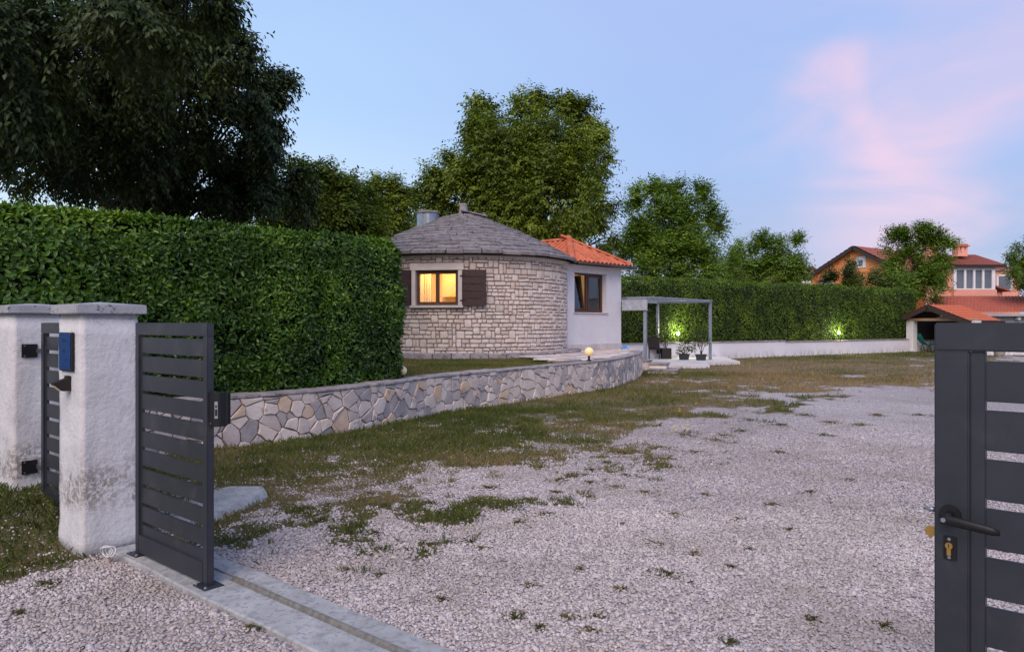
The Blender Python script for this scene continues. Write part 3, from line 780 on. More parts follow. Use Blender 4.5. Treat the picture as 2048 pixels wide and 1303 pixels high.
# cable stub at the foot of the pillar
cs = thing('cable_stub', gw(-5.42, 1.88, 0), 'coiled white cable sticking out of a conduit at the pillar foot', 'cable')
c = P(216, 1112, 4.98)
c = Vector((c[0], c[1], .0))
cs.location = c; WO[cs.name] = c
MB().tube([c + Vector((0, 0, -.02)), c + Vector((0, 0, .055))], .016, 12).build('conduit', MT['conduit'], cs)
for k, (ox, ph) in enumerate(((-.016, 0), (.020, .5), (.0, 1.1))):
    pts = [c + Vector((ox + .032 * math.cos(a), -.006 * k + .01 * math.sin(a * 2 + ph), .085 + .034 * math.sin(a))) for a in np.linspace(-1.6, 4.4, 22)]
    MB().tube([c + Vector((0, 0, .045))] + pts, .0045, 7).build('cable_loop', MT['cable'], cs, smooth=True)
# lump of old concrete just inside the gate
ft = MB(); pts = [(-2.75, 5.75), (-2.38, 5.9), (-2.25, 6.4), (-2.17, 6.75), (-2.28, 6.98), (-2.62, 6.98), (-2.9, 6.6)]
poly = [Vector((x, y, 0)) for x, y in pts]; cc = sum(poly, Vector()) / len(poly)
vs = [tuple(p + Vector((0, 0, -.05))) for p in poly] + [tuple(p + (cc - p) * .10 + Vector((0, 0, .055 + .03 * (p.y - 5.7)))) for p in poly] + [tuple(p + (cc - p) * .35 + Vector((0, 0, .075 + .03 * (p.y - 5.7)))) for p in poly]
n = len(poly); fs = [(i, (i + 1) % n, n + (i + 1) % n, n + i) for i in range(n)] + [(n + i, n + (i + 1) % n, 2 * n + (i + 1) % n, 2 * n + i) for i in range(n)] + [tuple(range(2 * n, 3 * n))]
o = ft.add(vs, fs).build('concrete_footing', MT['concrete'], bevel=.012, smooth=True)
tag(o, 'low whitish concrete footing in the grass behind the fixed panel', 'footing')

# ------------------------------------------------------------------ voronoi layout for crazy paving
def clip(poly, px, py, nx, ny):
    outp = []; n = len(poly)
    for i in range(n):
        a, b_ = poly[i], poly[(i + 1) % n]
        da = (a[0] - px) * nx + (a[1] - py) * ny; db = (b_[0] - px) * nx + (b_[1] - py) * ny
        if da <= 0: outp.append(a)
        if (da < 0 < db) or (db < 0 < da):
            t_ = da / (da - db); outp.append((a[0] + (b_[0] - a[0]) * t_, a[1] + (b_[1] - a[1]) * t_))
    return outp
def voronoi(pts, bound, gap, wts=None):
    cells = []
    wts = wts or [0.0] * len(pts)
    for i, (x, y) in enumerate(pts):
        poly = list(bound)
        nb = sorted(range(len(pts)), key=lambda j: (pts[j][0] - x) ** 2 + (pts[j][1] - y) ** 2)[1:26]
        for j in nb:
            dx, dy = pts[j][0] - x, pts[j][1] - y; l = math.hypot(dx, dy)
            if l < 1e-6: continue
            h_ = l / 2 + (wts[i] - wts[j]) / (2 * l) - gap
            poly = clip(poly, x + dx / l * h_, y + dy / l * h_, dx / l, dy / l)
            if len(poly) < 3: break
        cells.append(poly)
    return cells
def relax_pts(rng, x0, x1, y0, y1, dmin, tries=4000, ax=1.0, spread=(.75, 1.35)):
    pts = []
    for _ in range(tries):
        p = (rng.uniform(x0, x1), rng.uniform(y0, y1)); d = dmin * rng.uniform(*spread)
        if all(((p[0] - q[0]) / ax) ** 2 + (p[1] - q[1]) ** 2 > d * d for q in pts): pts.append(p)
    return pts
def slab_from_poly(poly, fmap, depth, rng, inset=.014, jag=.006):
    """stone with a slightly domed, chipped front; fmap(x, y, d) -> world"""
    # split long edges so that the outline can be uneven
    q = []
    for i in range(len(poly)):
        a, b_ = poly[i], poly[(i + 1) % len(poly)]; l = math.hypot(b_[0] - a[0], b_[1] - a[1])
        if l < .012: continue
        q.append((a[0] + rng.uniform(-jag, jag) * .4, a[1] + rng.uniform(-jag, jag) * .4))
        if l > .13: q.append(((a[0] + b_[0]) / 2 + rng.uniform(-jag, jag), (a[1] + b_[1]) / 2 + rng.uniform(-jag, jag)))
    if len(q) < 3: return None
    cx = sum(p[0] for p in q) / len(q); cy = sum(p[1] for p in q) / len(q); n = len(q)
    tx, ty = rng.uniform(-.025, .025), rng.uniform(-.025, .025)
    def ring(k, d):
        r_ = []
        for p in q:
            dx, dy = cx - p[0], cy - p[1]; l = math.hypot(dx, dy) + 1e-6; s_ = min(k / l, .45)
            r_.append(fmap(p[0] + dx * s_, p[1] + dy * s_, d + (tx * (p[0] - cx) + ty * (p[1] - cy) if d > 0 else 0)))
        return r_
    vs = ring(0, -.01) + ring(0, depth * .55) + ring(inset, depth) + [fmap(cx, cy, depth * 1.08)]
    fs = [(i, (i + 1) % n, n + (i + 1) % n, n + i) for i in range(n)] + [(n + i, n + (i + 1) % n, 2 * n + (i + 1) % n, 2 * n + i) for i in range(n)]
    fs += [(2 * n + i, 2 * n + (i + 1) % n, 3 * n) for i in range(n)]
    return vs, fs

# ------------------------------------------------------------------ retaining wall of crazy-paved stone
def catmull(pts, step):
    P_ = [np.array(p, float) for p in pts]; P_ = [2 * P_[0] - P_[1]] + P_ + [2 * P_[-1] - P_[-2]]; o_ = []
    for i in range(1, len(P_) - 2):
        a, b_, c_, d_ = P_[i - 1:i + 3]
        for t_ in np.linspace(0, 1, 24, endpoint=False):
            o_.append(.5 * (2 * b_ + (c_ - a) * t_ + (2 * a - 5 * b_ + 4 * c_ - d_) * t_ ** 2 + (3 * b_ - a - 3 * c_ + d_) * t_ ** 3))
    o_.append(P_[-2]); o_ = np.array(o_)
    s_ = np.concatenate([[0], np.cumsum(np.linalg.norm(np.diff(o_, axis=0), axis=1))])
    n_ = int(s_[-1] / step) + 1; q = np.linspace(0, s_[-1], n_)
    return np.stack([np.interp(q, s_, o_[:, k]) for k in range(o_.shape[1])], -1), s_[-1]
WP = [(-6.3, 6.95), (-5.0, 8.2), (-3.64, 9.6), (-2.73, 10.55), (-1.98, 11.75), (-1.30, 13.2), (.20, 15.3), (.95, 16.3), (2.15, 18.0), (2.85, 19.5), (3.55, 21.4), (4.12, 23.76)]
wpath, WL = catmull(WP, .05)
wtan = np.gradient(wpath, axis=0); wtan /= np.linalg.norm(wtan, axis=1)[:, None]
ws = np.linspace(0, WL, len(wpath))
def wat(s_, d):                                   # point on the wall line, moved out of the face by d
    x = np.interp(s_, ws, wpath[:, 0]); y = np.interp(s_, ws, wpath[:, 1])
    tx = np.interp(s_, ws, wtan[:, 0]); ty = np.interp(s_, ws, wtan[:, 1])
    return Vector((x + ty * d, y - tx * d, 0))
def wtop(s_):
    return .605 + .075 * (s_ / WL)
rw_ = thing('retaining_wall', wat(WL / 2, 0), 'low curved retaining wall of irregular pale flagstones with a slab coping', 'wall')
mb = MB(); n = 160; q = np.linspace(0, WL, n)
vs = []
for s_ in q:
    for d, z in ((0, -.1), (0, wtop(s_)), (-.30, wtop(s_)), (-.30, -.1)):
        p = wat(s_, d); vs.append((p.x, p.y, z))
fs = [(i * 4 + j, i * 4 + 4 + j, i * 4 + 5 + j, i * 4 + 1 + j) for i in range(n - 1) for j in range(3)] + [(0, 1, 2, 3), tuple(range(4 * n - 1, 4 * n - 5, -1))]
mb.add(vs, fs).build('mortar_core', MT['wallmortar'], rw_)
rg = random.Random(5)
pts = relax_pts(rg, -.1, WL + .1, -.08, .70, .145, 2600, 1.2, (.5, 1.75))
cells = voronoi(pts, [(0, -.06), (WL, -.06), (WL, .665), (0, .665)], .0055, [rg.uniform(0, .020) for _ in pts])
for poly in cells:
    if len(poly) < 3: continue
    poly = [(x, min(y, wtop(x) - .004)) for x, y in poly]
    r_ = slab_from_poly(poly, lambda a, z, d: (lambda p: Vector((p.x, p.y, z)))(wat(a, d)), rg.uniform(.012, .040), rg, .009, .012)
    if r_: MB().add(*r_).build('wall_stone', MT['crazy'], rw_)
s_ = 0
while s_ < WL - .05:
    l = min(rg.uniform(.35, .75), WL - s_)
    n = 4; out_, inn = [], []
    for k in range(n + 1):
        a = s_ + .008 + (l - .016) * k / n
        out_.append(wat(a, .038 + rg.uniform(-.016, .016))); inn.append(wat(a, -.33))
    ring = out_ + inn[::-1]; z = wtop(s_ + l / 2) + .002; h = rg.uniform(.028, .046)
    mb = MB(); m_ = len(ring)
    dz = [rg.uniform(-.004, .004) for _ in ring]
    mb.add([(p.x, p.y, z) for p in ring] + [(p.x, p.y, z + h + d) for p, d in zip(ring, dz)],
           [tuple(reversed(range(m_)))] + [(m_ + k, m_ + k + 1, 2 * m_ - 2 - k, 2 * m_ - 1 - k) for k in range(n)] + [(i, (i + 1) % m_, m_ + (i + 1) % m_, m_ + i) for i in range(m_)])
    mb.build('coping_slab', MT['coping'], rw_, bevel=.006, seg=1)
    s_ += l

# raised bed behind the wall
bed_pts = [wat(a, -.28) for a in np.linspace(0, WL, 40)]
poly = [(p.x, p.y) for p in bed_pts] + [(4.15, 25.6), (4.0, 27.4), (-2, 34), (-18, 30), (-17, 9)]
mb = MB(); mb.add([(x, y, .615) for x, y in poly], [tuple(range(len(poly)))])
o = mb.build('raised_bed', MT['lawn']); tag(o, kind='structure')
def bed_grass():
    n = 90000; x = RNG.uniform(-3.5, 3.2, n); y = RNG.uniform(11.5, 21.2, n)
    a = np.interp(x, wpath[:, 0], wpath[:, 1])
    k = (y > a + .55) & (np.hypot(x + 1.546, y - 23.9) > 3.82) & ~((x > .9) & (y > 17.2 + (x - 1.9) * .4))
    x, y = x[k], y[k]
    V, F_, v = blades(x, y, np.full(len(x), .612), RNG.uniform(.02, .055, len(x)), np.full(len(x), .012), np.clip(.45 + 1.0 * (fbm(x, y, 201, .9, 3) - .5) + RNG.normal(0, .15, len(x)), 0, 1))
    o = put('bed_grass', np_mesh('bed_grass', V, F_, MT['grassblade'], v), None)
    tag(o, 'dry mown grass on the raised bed below the round house', 'grass', kind='stuff')
bed_grass()
# paving of irregular slabs between the round house, its annex and the wall
pav = thing('stone_terrace', (2.4, 21.5, .6), 'raised terrace of irregular stone paving beside the white annex', 'terrace')
tp = [(1.05, 17.55), (2.05, 18.75), (2.62, 19.75), (3.28, 21.6), (3.80, 23.8), (3.95, 25.4), (3.75, 26.0), (1.75, 23.85), (1.85, 23.0), (1.2, 21.1), (.6, 20.4), (.5, 20.2)]
mb = MB(); mb.prism(tp, .60, .690).build('terrace_base', MT['mortar'], pav)
rg = random.Random(9)
pts = relax_pts(rg, .3, 4.2, 17.2, 26.2, .40, 3000)
def inside(p, poly):
    c_ = False; j = len(poly) - 1
    for i in range(len(poly)):
        a, b_ = poly[i], poly[j]
        if (a[1] > p[1]) != (b_[1] > p[1]) and p[0] < (b_[0] - a[0]) * (p[1] - a[1]) / (b_[1] - a[1]) + a[0]: c_ = not c_
        j = i
    return c_
for poly in voronoi(pts, [(.2, 17), (4.3, 17), (4.3, 26.3), (.2, 26.3)], .012):
    if len(poly) < 3: continue
    cx = sum(p[0] for p in poly) / len(poly); cy = sum(p[1] for p in poly) / len(poly)
    if not inside((cx, cy), tp): continue
    r_ = slab_from_poly(poly, lambda a, b_, d: Vector((a, b_, .690 + d)), rg.uniform(.018, .026), rg, .012)
    if r_: MB().add(*r_).build('paving_slab', MT['coping_light'] if 'coping_light' in MT else MT['crazy'], pav)

# steps at the end of the wall
st = thing('stone_steps', (4.7, 23.9, 0), 'two rough stone steps at the end of the retaining wall', 'steps')
D2 = Vector((.6, .8, 0)); Q2 = Vector((-.8, .6, 0))
sM = frame((4.72, 23.55, 0), (.30, .954, 0), (-.954, .30, 0))
for (x0, x1, y0, y1, z0, z1) in ((-.05, 1.1, -.45, .45, -.05, .13), (.25, 1.1, -.10, .45, .135, .30)):
    MB(sM).box(x0, x1, y0, y1, z0, z1 - .05).build('riser', MT['crazy'], st, bevel=.012)
    MB(sM).box(x0 - .03, x1, y0 - .03, y1, z1 - .048, z1).build('tread', MT['coping'], st, bevel=.01)

# ------------------------------------------------------------------ round stone house with tiled annex
HC = Vector((-1.546, 23.9, 0)); HR = 3.3; HB, HT = .70, 3.46; FW = rad(-99.2)
house = thing('stone_house', HC + Vector((0, 0, .6)), 'round limestone house with conical stone slab roof and white tiled annex', 'house')
def hp(a, z, r=HR):                                # a = metres along the face from the window's centre
    f = FW + a / HR
    return Vector((HC.x + r * math.cos(f), HC.y + r * math.sin(f), z))
def hframe(a, z, r=HR):
    f = FW + a / HR
    return frame(hp(a, z, r), (-math.sin(f), math.cos(f), 0), (0, 0, 1), (math.cos(f), math.sin(f), 0))
WZ0, WZ1, WH = 2.08, 3.045, .60
# mortar core with the window opening
mb = MB(); half = WH / HR
angs = sorted(list(np.linspace(half, 2 * math.pi - half, 96)) + list(np.linspace(-half, half, 7)[:-1]))
zl = [HB - .1, WZ0, WZ1, HT]
def cyl_shell(r, skip=True):
    for i in range(len(angs)):
        a0 = angs[i]; a1 = angs[(i + 1) % len(angs)] + (2 * math.pi if i == len(angs) - 1 else 0)
        mid = (a0 + a1) / 2
        for z0, z1 in zip(zl[:-1], zl[1:]):
            if z0 == WZ0 and abs((mid + math.pi) % (2 * math.pi) - math.pi) < half - 1e-4: continue
            mb.add([hp(a0 * HR, z0, r), hp(a1 * HR, z0, r), hp(a1 * HR, z1, r), hp(a0 * HR, z1, r)], [(0, 1, 2, 3)])
cyl_shell(HR - .03)
mb.build('wall', MT['mortar'], house)
hw = house.children[0]
mb = MB(); cyl_shell(HR - .40); mb.build('inner_wall', MT['cream'], house)
mb = MB()
for a in (-half, half):
    mb.add([hp(a * HR, WZ0, HR - .03), hp(a * HR, WZ1, HR - .03), hp(a * HR, WZ1, HR - .40), hp(a * HR, WZ0, HR - .40)], [(0, 1, 2, 3)])
for z in (WZ0, WZ1):
    mb.add([hp(-half * HR, z, HR - .03), hp(half * HR, z, HR - .03), hp(half * HR, z, HR - .40), hp(-half * HR, z, HR - .40)], [(0, 1, 2, 3)])
mb.build('window_reveal', MT['stonecut'], house)
# rubble stones, laid in a random ashlar bond
def stone_tpl(rg):
    c_ = [(-.5, -.5), (.5, -.5), (.5, .5), (-.5, .5)]; o_ = []
    for i, (x, y) in enumerate(c_):
        k = rg.uniform(.06, .24); k2 = rg.uniform(.08, .30)
        nx, ny = c_[(i + 1) % 4]; px, py = c_[i - 1]
        j = lambda: rg.uniform(-.02, .02)
        o_.append((x + (px - x) * k + j(), y + (py - y) * k + j())); o_.append((x + (nx - x) * k2 * .6 + j(), y + (ny - y) * k2 * .6 + j()))
    n = 8; vs = [(x, y, -.3) for x, y in o_] + [(x * .985, y * .97, .55) for x, y in o_]
    vs += [(x * .86 + rg.uniform(-.02, .02), y * .78 + rg.uniform(-.02, .02), rg.uniform(.85, 1.15)) for x, y in o_] + [(rg.uniform(-.15, .15), rg.uniform(-.1, .1), rg.uniform(1.0, 1.3))]
    fs = [(i, (i + 1) % n, n + (i + 1) % n, n + i) for i in range(n)] + [(n + i, n + (i + 1) % n, 2 * n + (i + 1) % n, 2 * n + i) for i in range(n)] + [(2 * n + i, 2 * n + (i + 1) % n, 3 * n) for i in range(n)]
    return vs, fs
rg = random.Random(12)
tpls = [stone_tpl(rg) for _ in range(14)]
tmesh = [MB().add(*t_).mesh('stone', MT['stone']) for t_ in tpls]
LA = 2 * math.pi * HR
rowz = [HB]
while rowz[-1] < HT - .10: rowz.append(rowz[-1] + rg.choice((.085, .10, .115, .125, .14, .165)))
rowz[-1] = HT - .02
busy = [[] for _ in rowz]
for k in range(len(rowz) - 1):
    if rowz[k + 1] > WZ0 - .09 and rowz[k] < WZ1 + .19: busy[k].append((LA / 2 - .74, LA / 2 + .74))
stones = []
for k in range(len(rowz) - 1):
    free = []; x = 0
    for a, b_ in sorted(busy[k]):
        if a - x > .03: free.append((x, a))
        x = max(x, b_)
    if LA - x > .03: free.append((x, LA))
    for a, b_ in free:
        x = a
        while x < b_ - .001:
            w = rg.choice((rg.uniform(.09, .16), rg.uniform(.14, .24), rg.uniform(.18, .36))); tall = 1
            if rg.random() < .24 and k + 2 < len(rowz) and w < .26 and not any(p < x + w and q > x for p, q in busy[k + 1]): tall = 2
            if b_ - (x + w) < .09: w = b_ - x
            stones.append((x, x + w, rowz[k], rowz[k + tall]))
            if tall == 2: busy[k + 1].append((x, x + w))
            x += w
lst = []
camv = Vector((0, 0, 0))
for (xa, xb, za, zb_) in stones:
    a = (xa + xb) / 2 - LA / 2; z = (za + zb_) / 2; w, h = xb - xa, zb_ - za
    sw, sh_ = w - rg.uniform(.016, .030), h - rg.uniform(.014, .026)
    M = hframe(a + rg.uniform(-.006, .006), z + rg.uniform(-.006, .006), HR - .034) @ Matrix.Rotation(rg.uniform(-.05, .05), 4, 'Z') @ Matrix.Diagonal((sw, sh_, rg.uniform(.030, .048), 1))
    nrm = Vector((math.cos(FW + a / HR), math.sin(FW + a / HR), 0)); p = hp(a, z)
    view = (Vector((0, 0, 1.6)) - p).normalized()
    vis = nrm.dot(view); u_ = 1024 + FPX * p.x / p.y
    sc_v = w * h * max(vis, 0) if u_ > 796 else 0
    lst.append((sc_v, M))
lst.sort(key=lambda q: -q[0])
rest = MB(); 
for k, (sv_, M) in enumerate(lst):
    if k < 300 and sv_ > 0: put('stone', tmesh[k % 14], hw, M)
    else:
        v_, f_ = tpls[k % 14]; rest.add(v_, f_, M, rg.random())
o = rest.build('small_stones', MT['stone'], hw, var=True); tag(o, kind='stuff')
# stone band under the eaves
for k in range(56):
    a0 = k * 2 * math.pi * HR / 56; l = 2 * math.pi * HR / 56
    M = hframe(a0 + l / 2, HT - .02, HR - .05)
    MB(M).box(-l / 2 + .006, l / 2 - .006, -.035, .030 + rg.uniform(-.003, .003), 0, .10 + rg.uniform(-.012, .012)).build('eave_stone', MT['stonecut'], hw, bevel=.006, seg=1)
# window: cut stone surround, brown two-leaf frame
win = MB(hframe(0, WZ1 + .095, HR - .03)).box(-.76, .76, -.095, .10, -.01, .055).build('lintel', MT['stonecut'], house, bevel=.006)
MB(hframe(0, WZ0 - .035, HR - .03)).box(-.75, .75, -.035, .033, -.02, .11).build('window_sill', MT['stonecut'], house, bevel=.006)
for s_ in (-1, 1):
    MB(hframe(0, WZ0, HR - .03)).box(min(s_ * .605, s_ * .715), max(s_ * .605, s_ * .715), 0, WZ1 - WZ0 - .002, -.05, .048).build('jamb_stone', MT['stonecut'], house, bevel=.006)
WF = hframe(0, WZ0, HR - .17)
wn = MB(WF).box(-.60, -.56, .002, .96, 0, .07).box(.56, .60, .002, .96, 0, .07).box(-.56, .56, .002, .045, 0, .07).box(-.56, .56, .915, .96, 0, .07).build('window', MT['frame'], house)
for s_ in (-1, 1):
    x0, x1 = (-.558, -.004) if s_ < 0 else (.004, .558); q = .046
    sh_ = MB(WF).box(x0, x0 + q, .048, .912, .02, .085).box(x1 - q, x1, .048, .912, .02, .085).box(x0 + q, x1 - q, .048, .048 + q, .02, .085).box(x0 + q, x1 - q, .912 - q, .912, .02, .085).build('sash', MT['frame'], wn)
    MB(WF).box(x0 + q, x1 - q, .048 + q, .912 - q, .045, .055).build('pane', MT['glass_lit'], wn)
# kitchen behind it: partition, cupboards, curtain, lamp
KF = hframe(0, WZ0, HR - .40)
MB(KF).box(-2.2, 2.2, -1.35, 1.35, -1.75, -1.68).build('partition', MT['cream'], house)
KQ = KF @ Matrix(((1, 0, 0, 0), (0, 0, 1, 0), (0, 1, 0, 0), (0, 0, 0, 1)))
MB(KQ).prism([(-1.15, -.02), (1.15, -.02), (2.1, -1.67), (-2.1, -1.67)], -1.35, -1.30).build('room_floor', MT['cream'], house)
MB(KQ).prism([(-1.15, -.02), (1.15, -.02), (2.1, -1.67), (-2.1, -1.67)], 1.24, 1.29).build('ceiling', MT['cream'], house)
for x0, x1, z0 in ((-.30, .16, .29), (.165, 1.0, .245)):
    MB(KF).box(x0, x1, z0, 1.20, -1.67, -1.35).build('cupboard', MT['cupboard'], house, bevel=.006)
MB(KF).box(-.9, 1.3, -.60, -.14, -1.67, -1.10).build('worktop_unit', MT['cupboard'], house, bevel=.008)
cu = MB(); pts = []
for k in range(25):
    t_ = k / 24; pts.append((-.62 + .26 * t_, -.42 + .03 * math.sin(t_ * 26)))
cu.add([KF @ Vector((x, z, y)) for z in (-.5, 1.2) for x, y in pts], [(k, k + 1, 26 + k, 25 + k) for k in range(24)]).build('curtain', MT['curtain'], house, smooth=True)
ld = bpy.data.lights.new('kitchen_lamp', 'POINT'); ld.energy = 88; ld.color = (1.0, .54, .18); ld.shadow_soft_size = .10
lo = bpy.data.objects.new('kitchen_lamp', ld); COL.objects.link(lo); lo.parent = house
lo.location = KF @ Vector((-.05, 1.12, -.14)) - org(house)
# shutters: right one flat against the wall, left one standing half open
def shutter(fr_, w, label):
    t_ = MB(fr_).box(0, .035, 0, 1.0, 0, .030).box(w - .035, w, 0, 1.0, 0, .030).build('shutter', MT['wood'], house, bevel=.003)
    t_['label'] = label
    n = 5; h = 1.0 / n
    for k in range(n):
        MB(fr_).box(.0352, w - .0352, k * h + .006, (k + 1) * h - .006, .004, .036).build('board', MT['wood'], t_, bevel=.004, seg=1)
    for z in (.15, .82):
        MB(fr_).box(-.06, .10, z - .018, z + .018, .0365, .042).build('hinge', MT['black'], t_)
    return t_
f0 = hframe(.705, WZ0 - .02, HR + .065)
shutter(f0 @ Matrix.Rotation(rad(2), 4, 'Y'), .66, 'open dark brown shutter lying against the stone wall')
f1 = hframe(-.705, WZ0 - .02, HR + .03) @ Matrix.Rotation(rad(180 + 62), 4, 'Y')
shutter(f1, .62, 'half open dark brown shutter beside the hedge')
# stone plinth round the foot
for k in range(46):
    l = 2 * math.pi * 3.72 / 46; a = (k + .5) * 2 * math.pi * HR / 46
    f = FW + a / HR; wv = Vector((math.cos(f), math.sin(f), 0)); tv = Vector((-math.sin(f), math.cos(f), 0))
    r1 = 3.74 + rg.uniform(-.03, .03); zt = .765 + rg.uniform(-.012, .012)
    h0 = l / 2 - .008
    mb = MB(); o_ = HC
    mb.add([o_ + wv * r + tv * s2 * (h0 * r / 3.72) + Vector((0, 0, z)) for z in (.60, zt) for r, s2 in ((3.24, -1), (r1, -1), (r1 + rg.uniform(-.02, .02), 0), (r1 + rg.uniform(-.02, .02), 1), (3.24, 1))],
           [(4, 3, 2, 1, 0), (5, 6, 7, 8, 9)] + [(i, (i + 1) % 5, 5 + (i + 1) % 5, 5 + i) for i in range(5)])
    mb.build('plinth_stone', MT['coping'], house, bevel=.012, seg=1)

# conical roof of overlapping stone slabs
RP = [(3.52, 3.46), (2.9, 3.80), (2.0, 4.25), (1.3, 4.55), (.7, 4.80), (.42, 4.88)]
roof = MB().lathe((HC.x, HC.y, 0), [(3.30, 3.42), (3.40, 3.46)] + [(r - .06, z - .02) for r, z in RP[1:]], 64).build('roof', MT['mortar'], house)
rl_ = [r for r, z in RP][::-1]; zl_ = [z for r, z in RP][::-1]
def stpl(rg):
    j = lambda s_=.04: rg.uniform(-s_, s_)
    b_ = [(-.5 + j(), -.5), (-.2, -.5 + j(.05)), (.2, -.5 + j(.05)), (.5 + j(), -.5), (.5, .5), (-.5, .5)]
    n = 6; return [(x, y, 0) for x, y in b_] + [(x * .97, y * .96 + .02, 1 + j(.12)) for x, y in b_], [tuple(reversed(range(n))), (6, 7, 10, 11), (7, 8, 9, 10)] + [(i, (i + 1) % n, n + (i + 1) % n, n + i) for i in range(n)]
stp = [stpl(rg) for _ in range(10)]; smesh = [MB().add(*q).mesh('roof_slab', MT['slate']) for q in stp]
lst = []
rows = 16; rr0, rr1 = 3.50, .46
for k in range(rows):
    r = rr0 + (rr1 - rr0) * (k / (rows - 1)) ** 1.0
    z = float(np.interp(r, rl_, zl_)); z2 = float(np.interp(max(r - .2, .3), rl_, zl_))
    slope = math.atan2(z2 - z, .2 if r > .5 else .16)
    n = max(9, int(2 * math.pi * r / rg.uniform(.38, .50))); off = rg.random()
    edges = np.cumsum([rg.uniform(.65, 1.35) for _ in range(n)]); edges = edges / edges[-1]
    prev = 0
    for e_ in edges:
        f = 2 * math.pi * ((prev + e_) / 2 + off); w = 2 * math.pi * r * (e_ - prev) - .003; prev = e_
        wv = Vector((math.cos(f), math.sin(f), 0)); tv = Vector((-math.sin(f), math.cos(f), 0))
        up = (-wv * math.cos(slope) + Vector((0, 0, math.sin(slope)))).normalized()
        tilt = rad(-8.0 + rg.uniform(-1.5, 1.5))
        nz_ = tv.cross(up).normalized()
        up2 = up * math.cos(tilt) + nz_ * math.sin(tilt); n2 = tv.cross(up2).normalized()
        p = HC + wv * r + Vector((0, 0, z)) + up * .12 + nz_ * (.030 + rg.uniform(-.008, .008)) - up * rg.uniform(0, .025)
        M = frame(p, tv, up2, n2) @ Matrix.Diagonal((w, .36, rg.uniform(.066, .084), 1))
        lst.append((w * max(0, -(wv.y) + .25), M))
lst.sort(key=lambda q: -q[0])
rest = MB()
for k, (q, M) in enumerate(lst):
    if k < 300: put('roof_slab', smesh[k % 10], roof, M)
    else: rest.add(*stp[k % 10], M, rg.random())
o = rest.build('other_roof_slabs', MT['slate'], roof, var=True); tag(o, kind='stuff')
# cap slabs and finial stone
cp = MB().lathe((HC.x, HC.y, 4.925), [(.50, 0), (.52, .03), (.20, .14)], 9).build('cap_slab', MT['slate'], house)
mb = MB(frame((HC.x + .35, HC.y - .1, 5.03), (.97, 0, -.22), (0, 1, 0), (.22, 0, .97))).box(-.42, .42, -.35, .35, -.022, .022); mb.build('cap_slab', MT['slate'], house, bevel=.008, seg=1)
mb = MB().lathe((HC.x, HC.y, 5.04), [(.175, 0), (.15, .12), (.125, .25), (.115, .34), (.07, .36)], 7); mb.build('finial', MT['coping'], house, bevel=.01, seg=1)
# steel flue drum with stone lid
fc = (-2.63, 23.45, 4.47)
fl = MB().lathe(fc, [(.355, 0), (.355, .52)], 28).build('flue_drum', MT['steel'], house, smooth=False)
for a in (.4, 2.5, 4.6):
    p = Vector((fc[0] + .358 * math.cos(a), fc[1] + .358 * math.sin(a), fc[2]))
    MB().tube([p + Vector((0, 0, .02)), p + Vector((0, 0, .5))], .012, 6).build('seam', MT['steel'], fl)
MB().lathe((fc[0], fc[1], fc[2] + .522), [(.405, 0), (.41, .035), (.34, .05), (.30, .085), (.12, .10)], 14).build('flue_lid', MT['slate'], house)
for k in range(12):
    a = k * math.pi / 6; fr_ = frame((fc[0] + .40 * math.cos(a), fc[1] + .40 * math.sin(a), fc[2] + .03), (-math.sin(a), math.cos(a), 0), (math.cos(a), math.sin(a), 0))
    MB(fr_).box(-.10, .10, -.05, .05, -.1, .07 + rg.uniform(-.02, .02)).build('flue_stone', MT['slate'], house, bevel=.012, seg=1)

# annex
AD = Vector((.679, .734, 0)); AQ = Vector((-.734, .679, 0))
A1 = Vector((1.776, 24.0, 0)); AL = 3.0; AF = frame(A1, AD, AQ)
AZ0, AZ1 = .60, 3.50
wx0, wx1, wz0, wz1 = .36, 2.12, 1.94, 3.235      # opening along the face and its heights
aw = MB(AF)
xs_ = [-.5, wx0, wx1, AL]; zs_ = [AZ0, wz0, wz1, AZ1]
for yy in (0, .32):
    for i in range(3):
        for j in range(3):
            if i == 1 and j == 1: continue
            aw.add([(xs_[i], yy, zs_[j]), (xs_[i + 1], yy, zs_[j]), (xs_[i + 1], yy, zs_[j + 1]), (xs_[i], yy, zs_[j + 1])], [(0, 1, 2, 3)])
aw.add([(wx0, 0, wz0), (wx1, 0, wz0), (wx1, .32, wz0), (wx0, .32, wz0)], [(0, 1, 2, 3)])
aw.add([(wx0, 0, wz1), (wx1, 0, wz1), (wx1, .32, wz1), (wx0, .32, wz1)], [(0, 1, 2, 3)])
for x in (wx0, wx1): aw.add([(x, 0, wz0), (x, .32, wz0), (x, .32, wz1), (x, 0, wz1)], [(0, 1, 2, 3)])
aw.add([(AL, 0, AZ0), (AL, 3.6, AZ0), (AL, 3.6, AZ1), (AL, 0, AZ1)], [(0, 1, 2, 3)])
aw.add([(AL, 3.6, AZ0), (-.5, 3.6, AZ0), (-.5, 3.6, AZ1), (AL, 3.6, AZ1)], [(0, 1, 2, 3)])
aw.add([(-.5, 0, AZ1), (AL, 0, AZ1), (AL, 3.6, AZ1), (-.5, 3.6, AZ1)], [(0, 1, 2, 3)])
aw.build('annex_wall', MT['annexwall'], house)
x = -.2; k = 0
while x < AL - .01:
    l = min(rg.uniform(.35, .55), AL + .02 - x)
    MB(AF).box(x + .004, x + l - .004, -.022, -.001, .69, .90).build('skirting_stone', MT['stonecut'], house, bevel=.004, seg=1); x += l
MB(AF).box(wx0 - .06, wx1 + .06, -.045, .20, wz0 - .045, wz0 - .002).build('annex_sill', MT['stonecut'], house, bevel=.005)
WA = frame(A1 + AD * wx0 + AQ * .24 + Vector((0, 0, wz0)), AD, (0, 0, 1), -AQ)
ww, wh = wx1 - wx0, wz1 - wz0
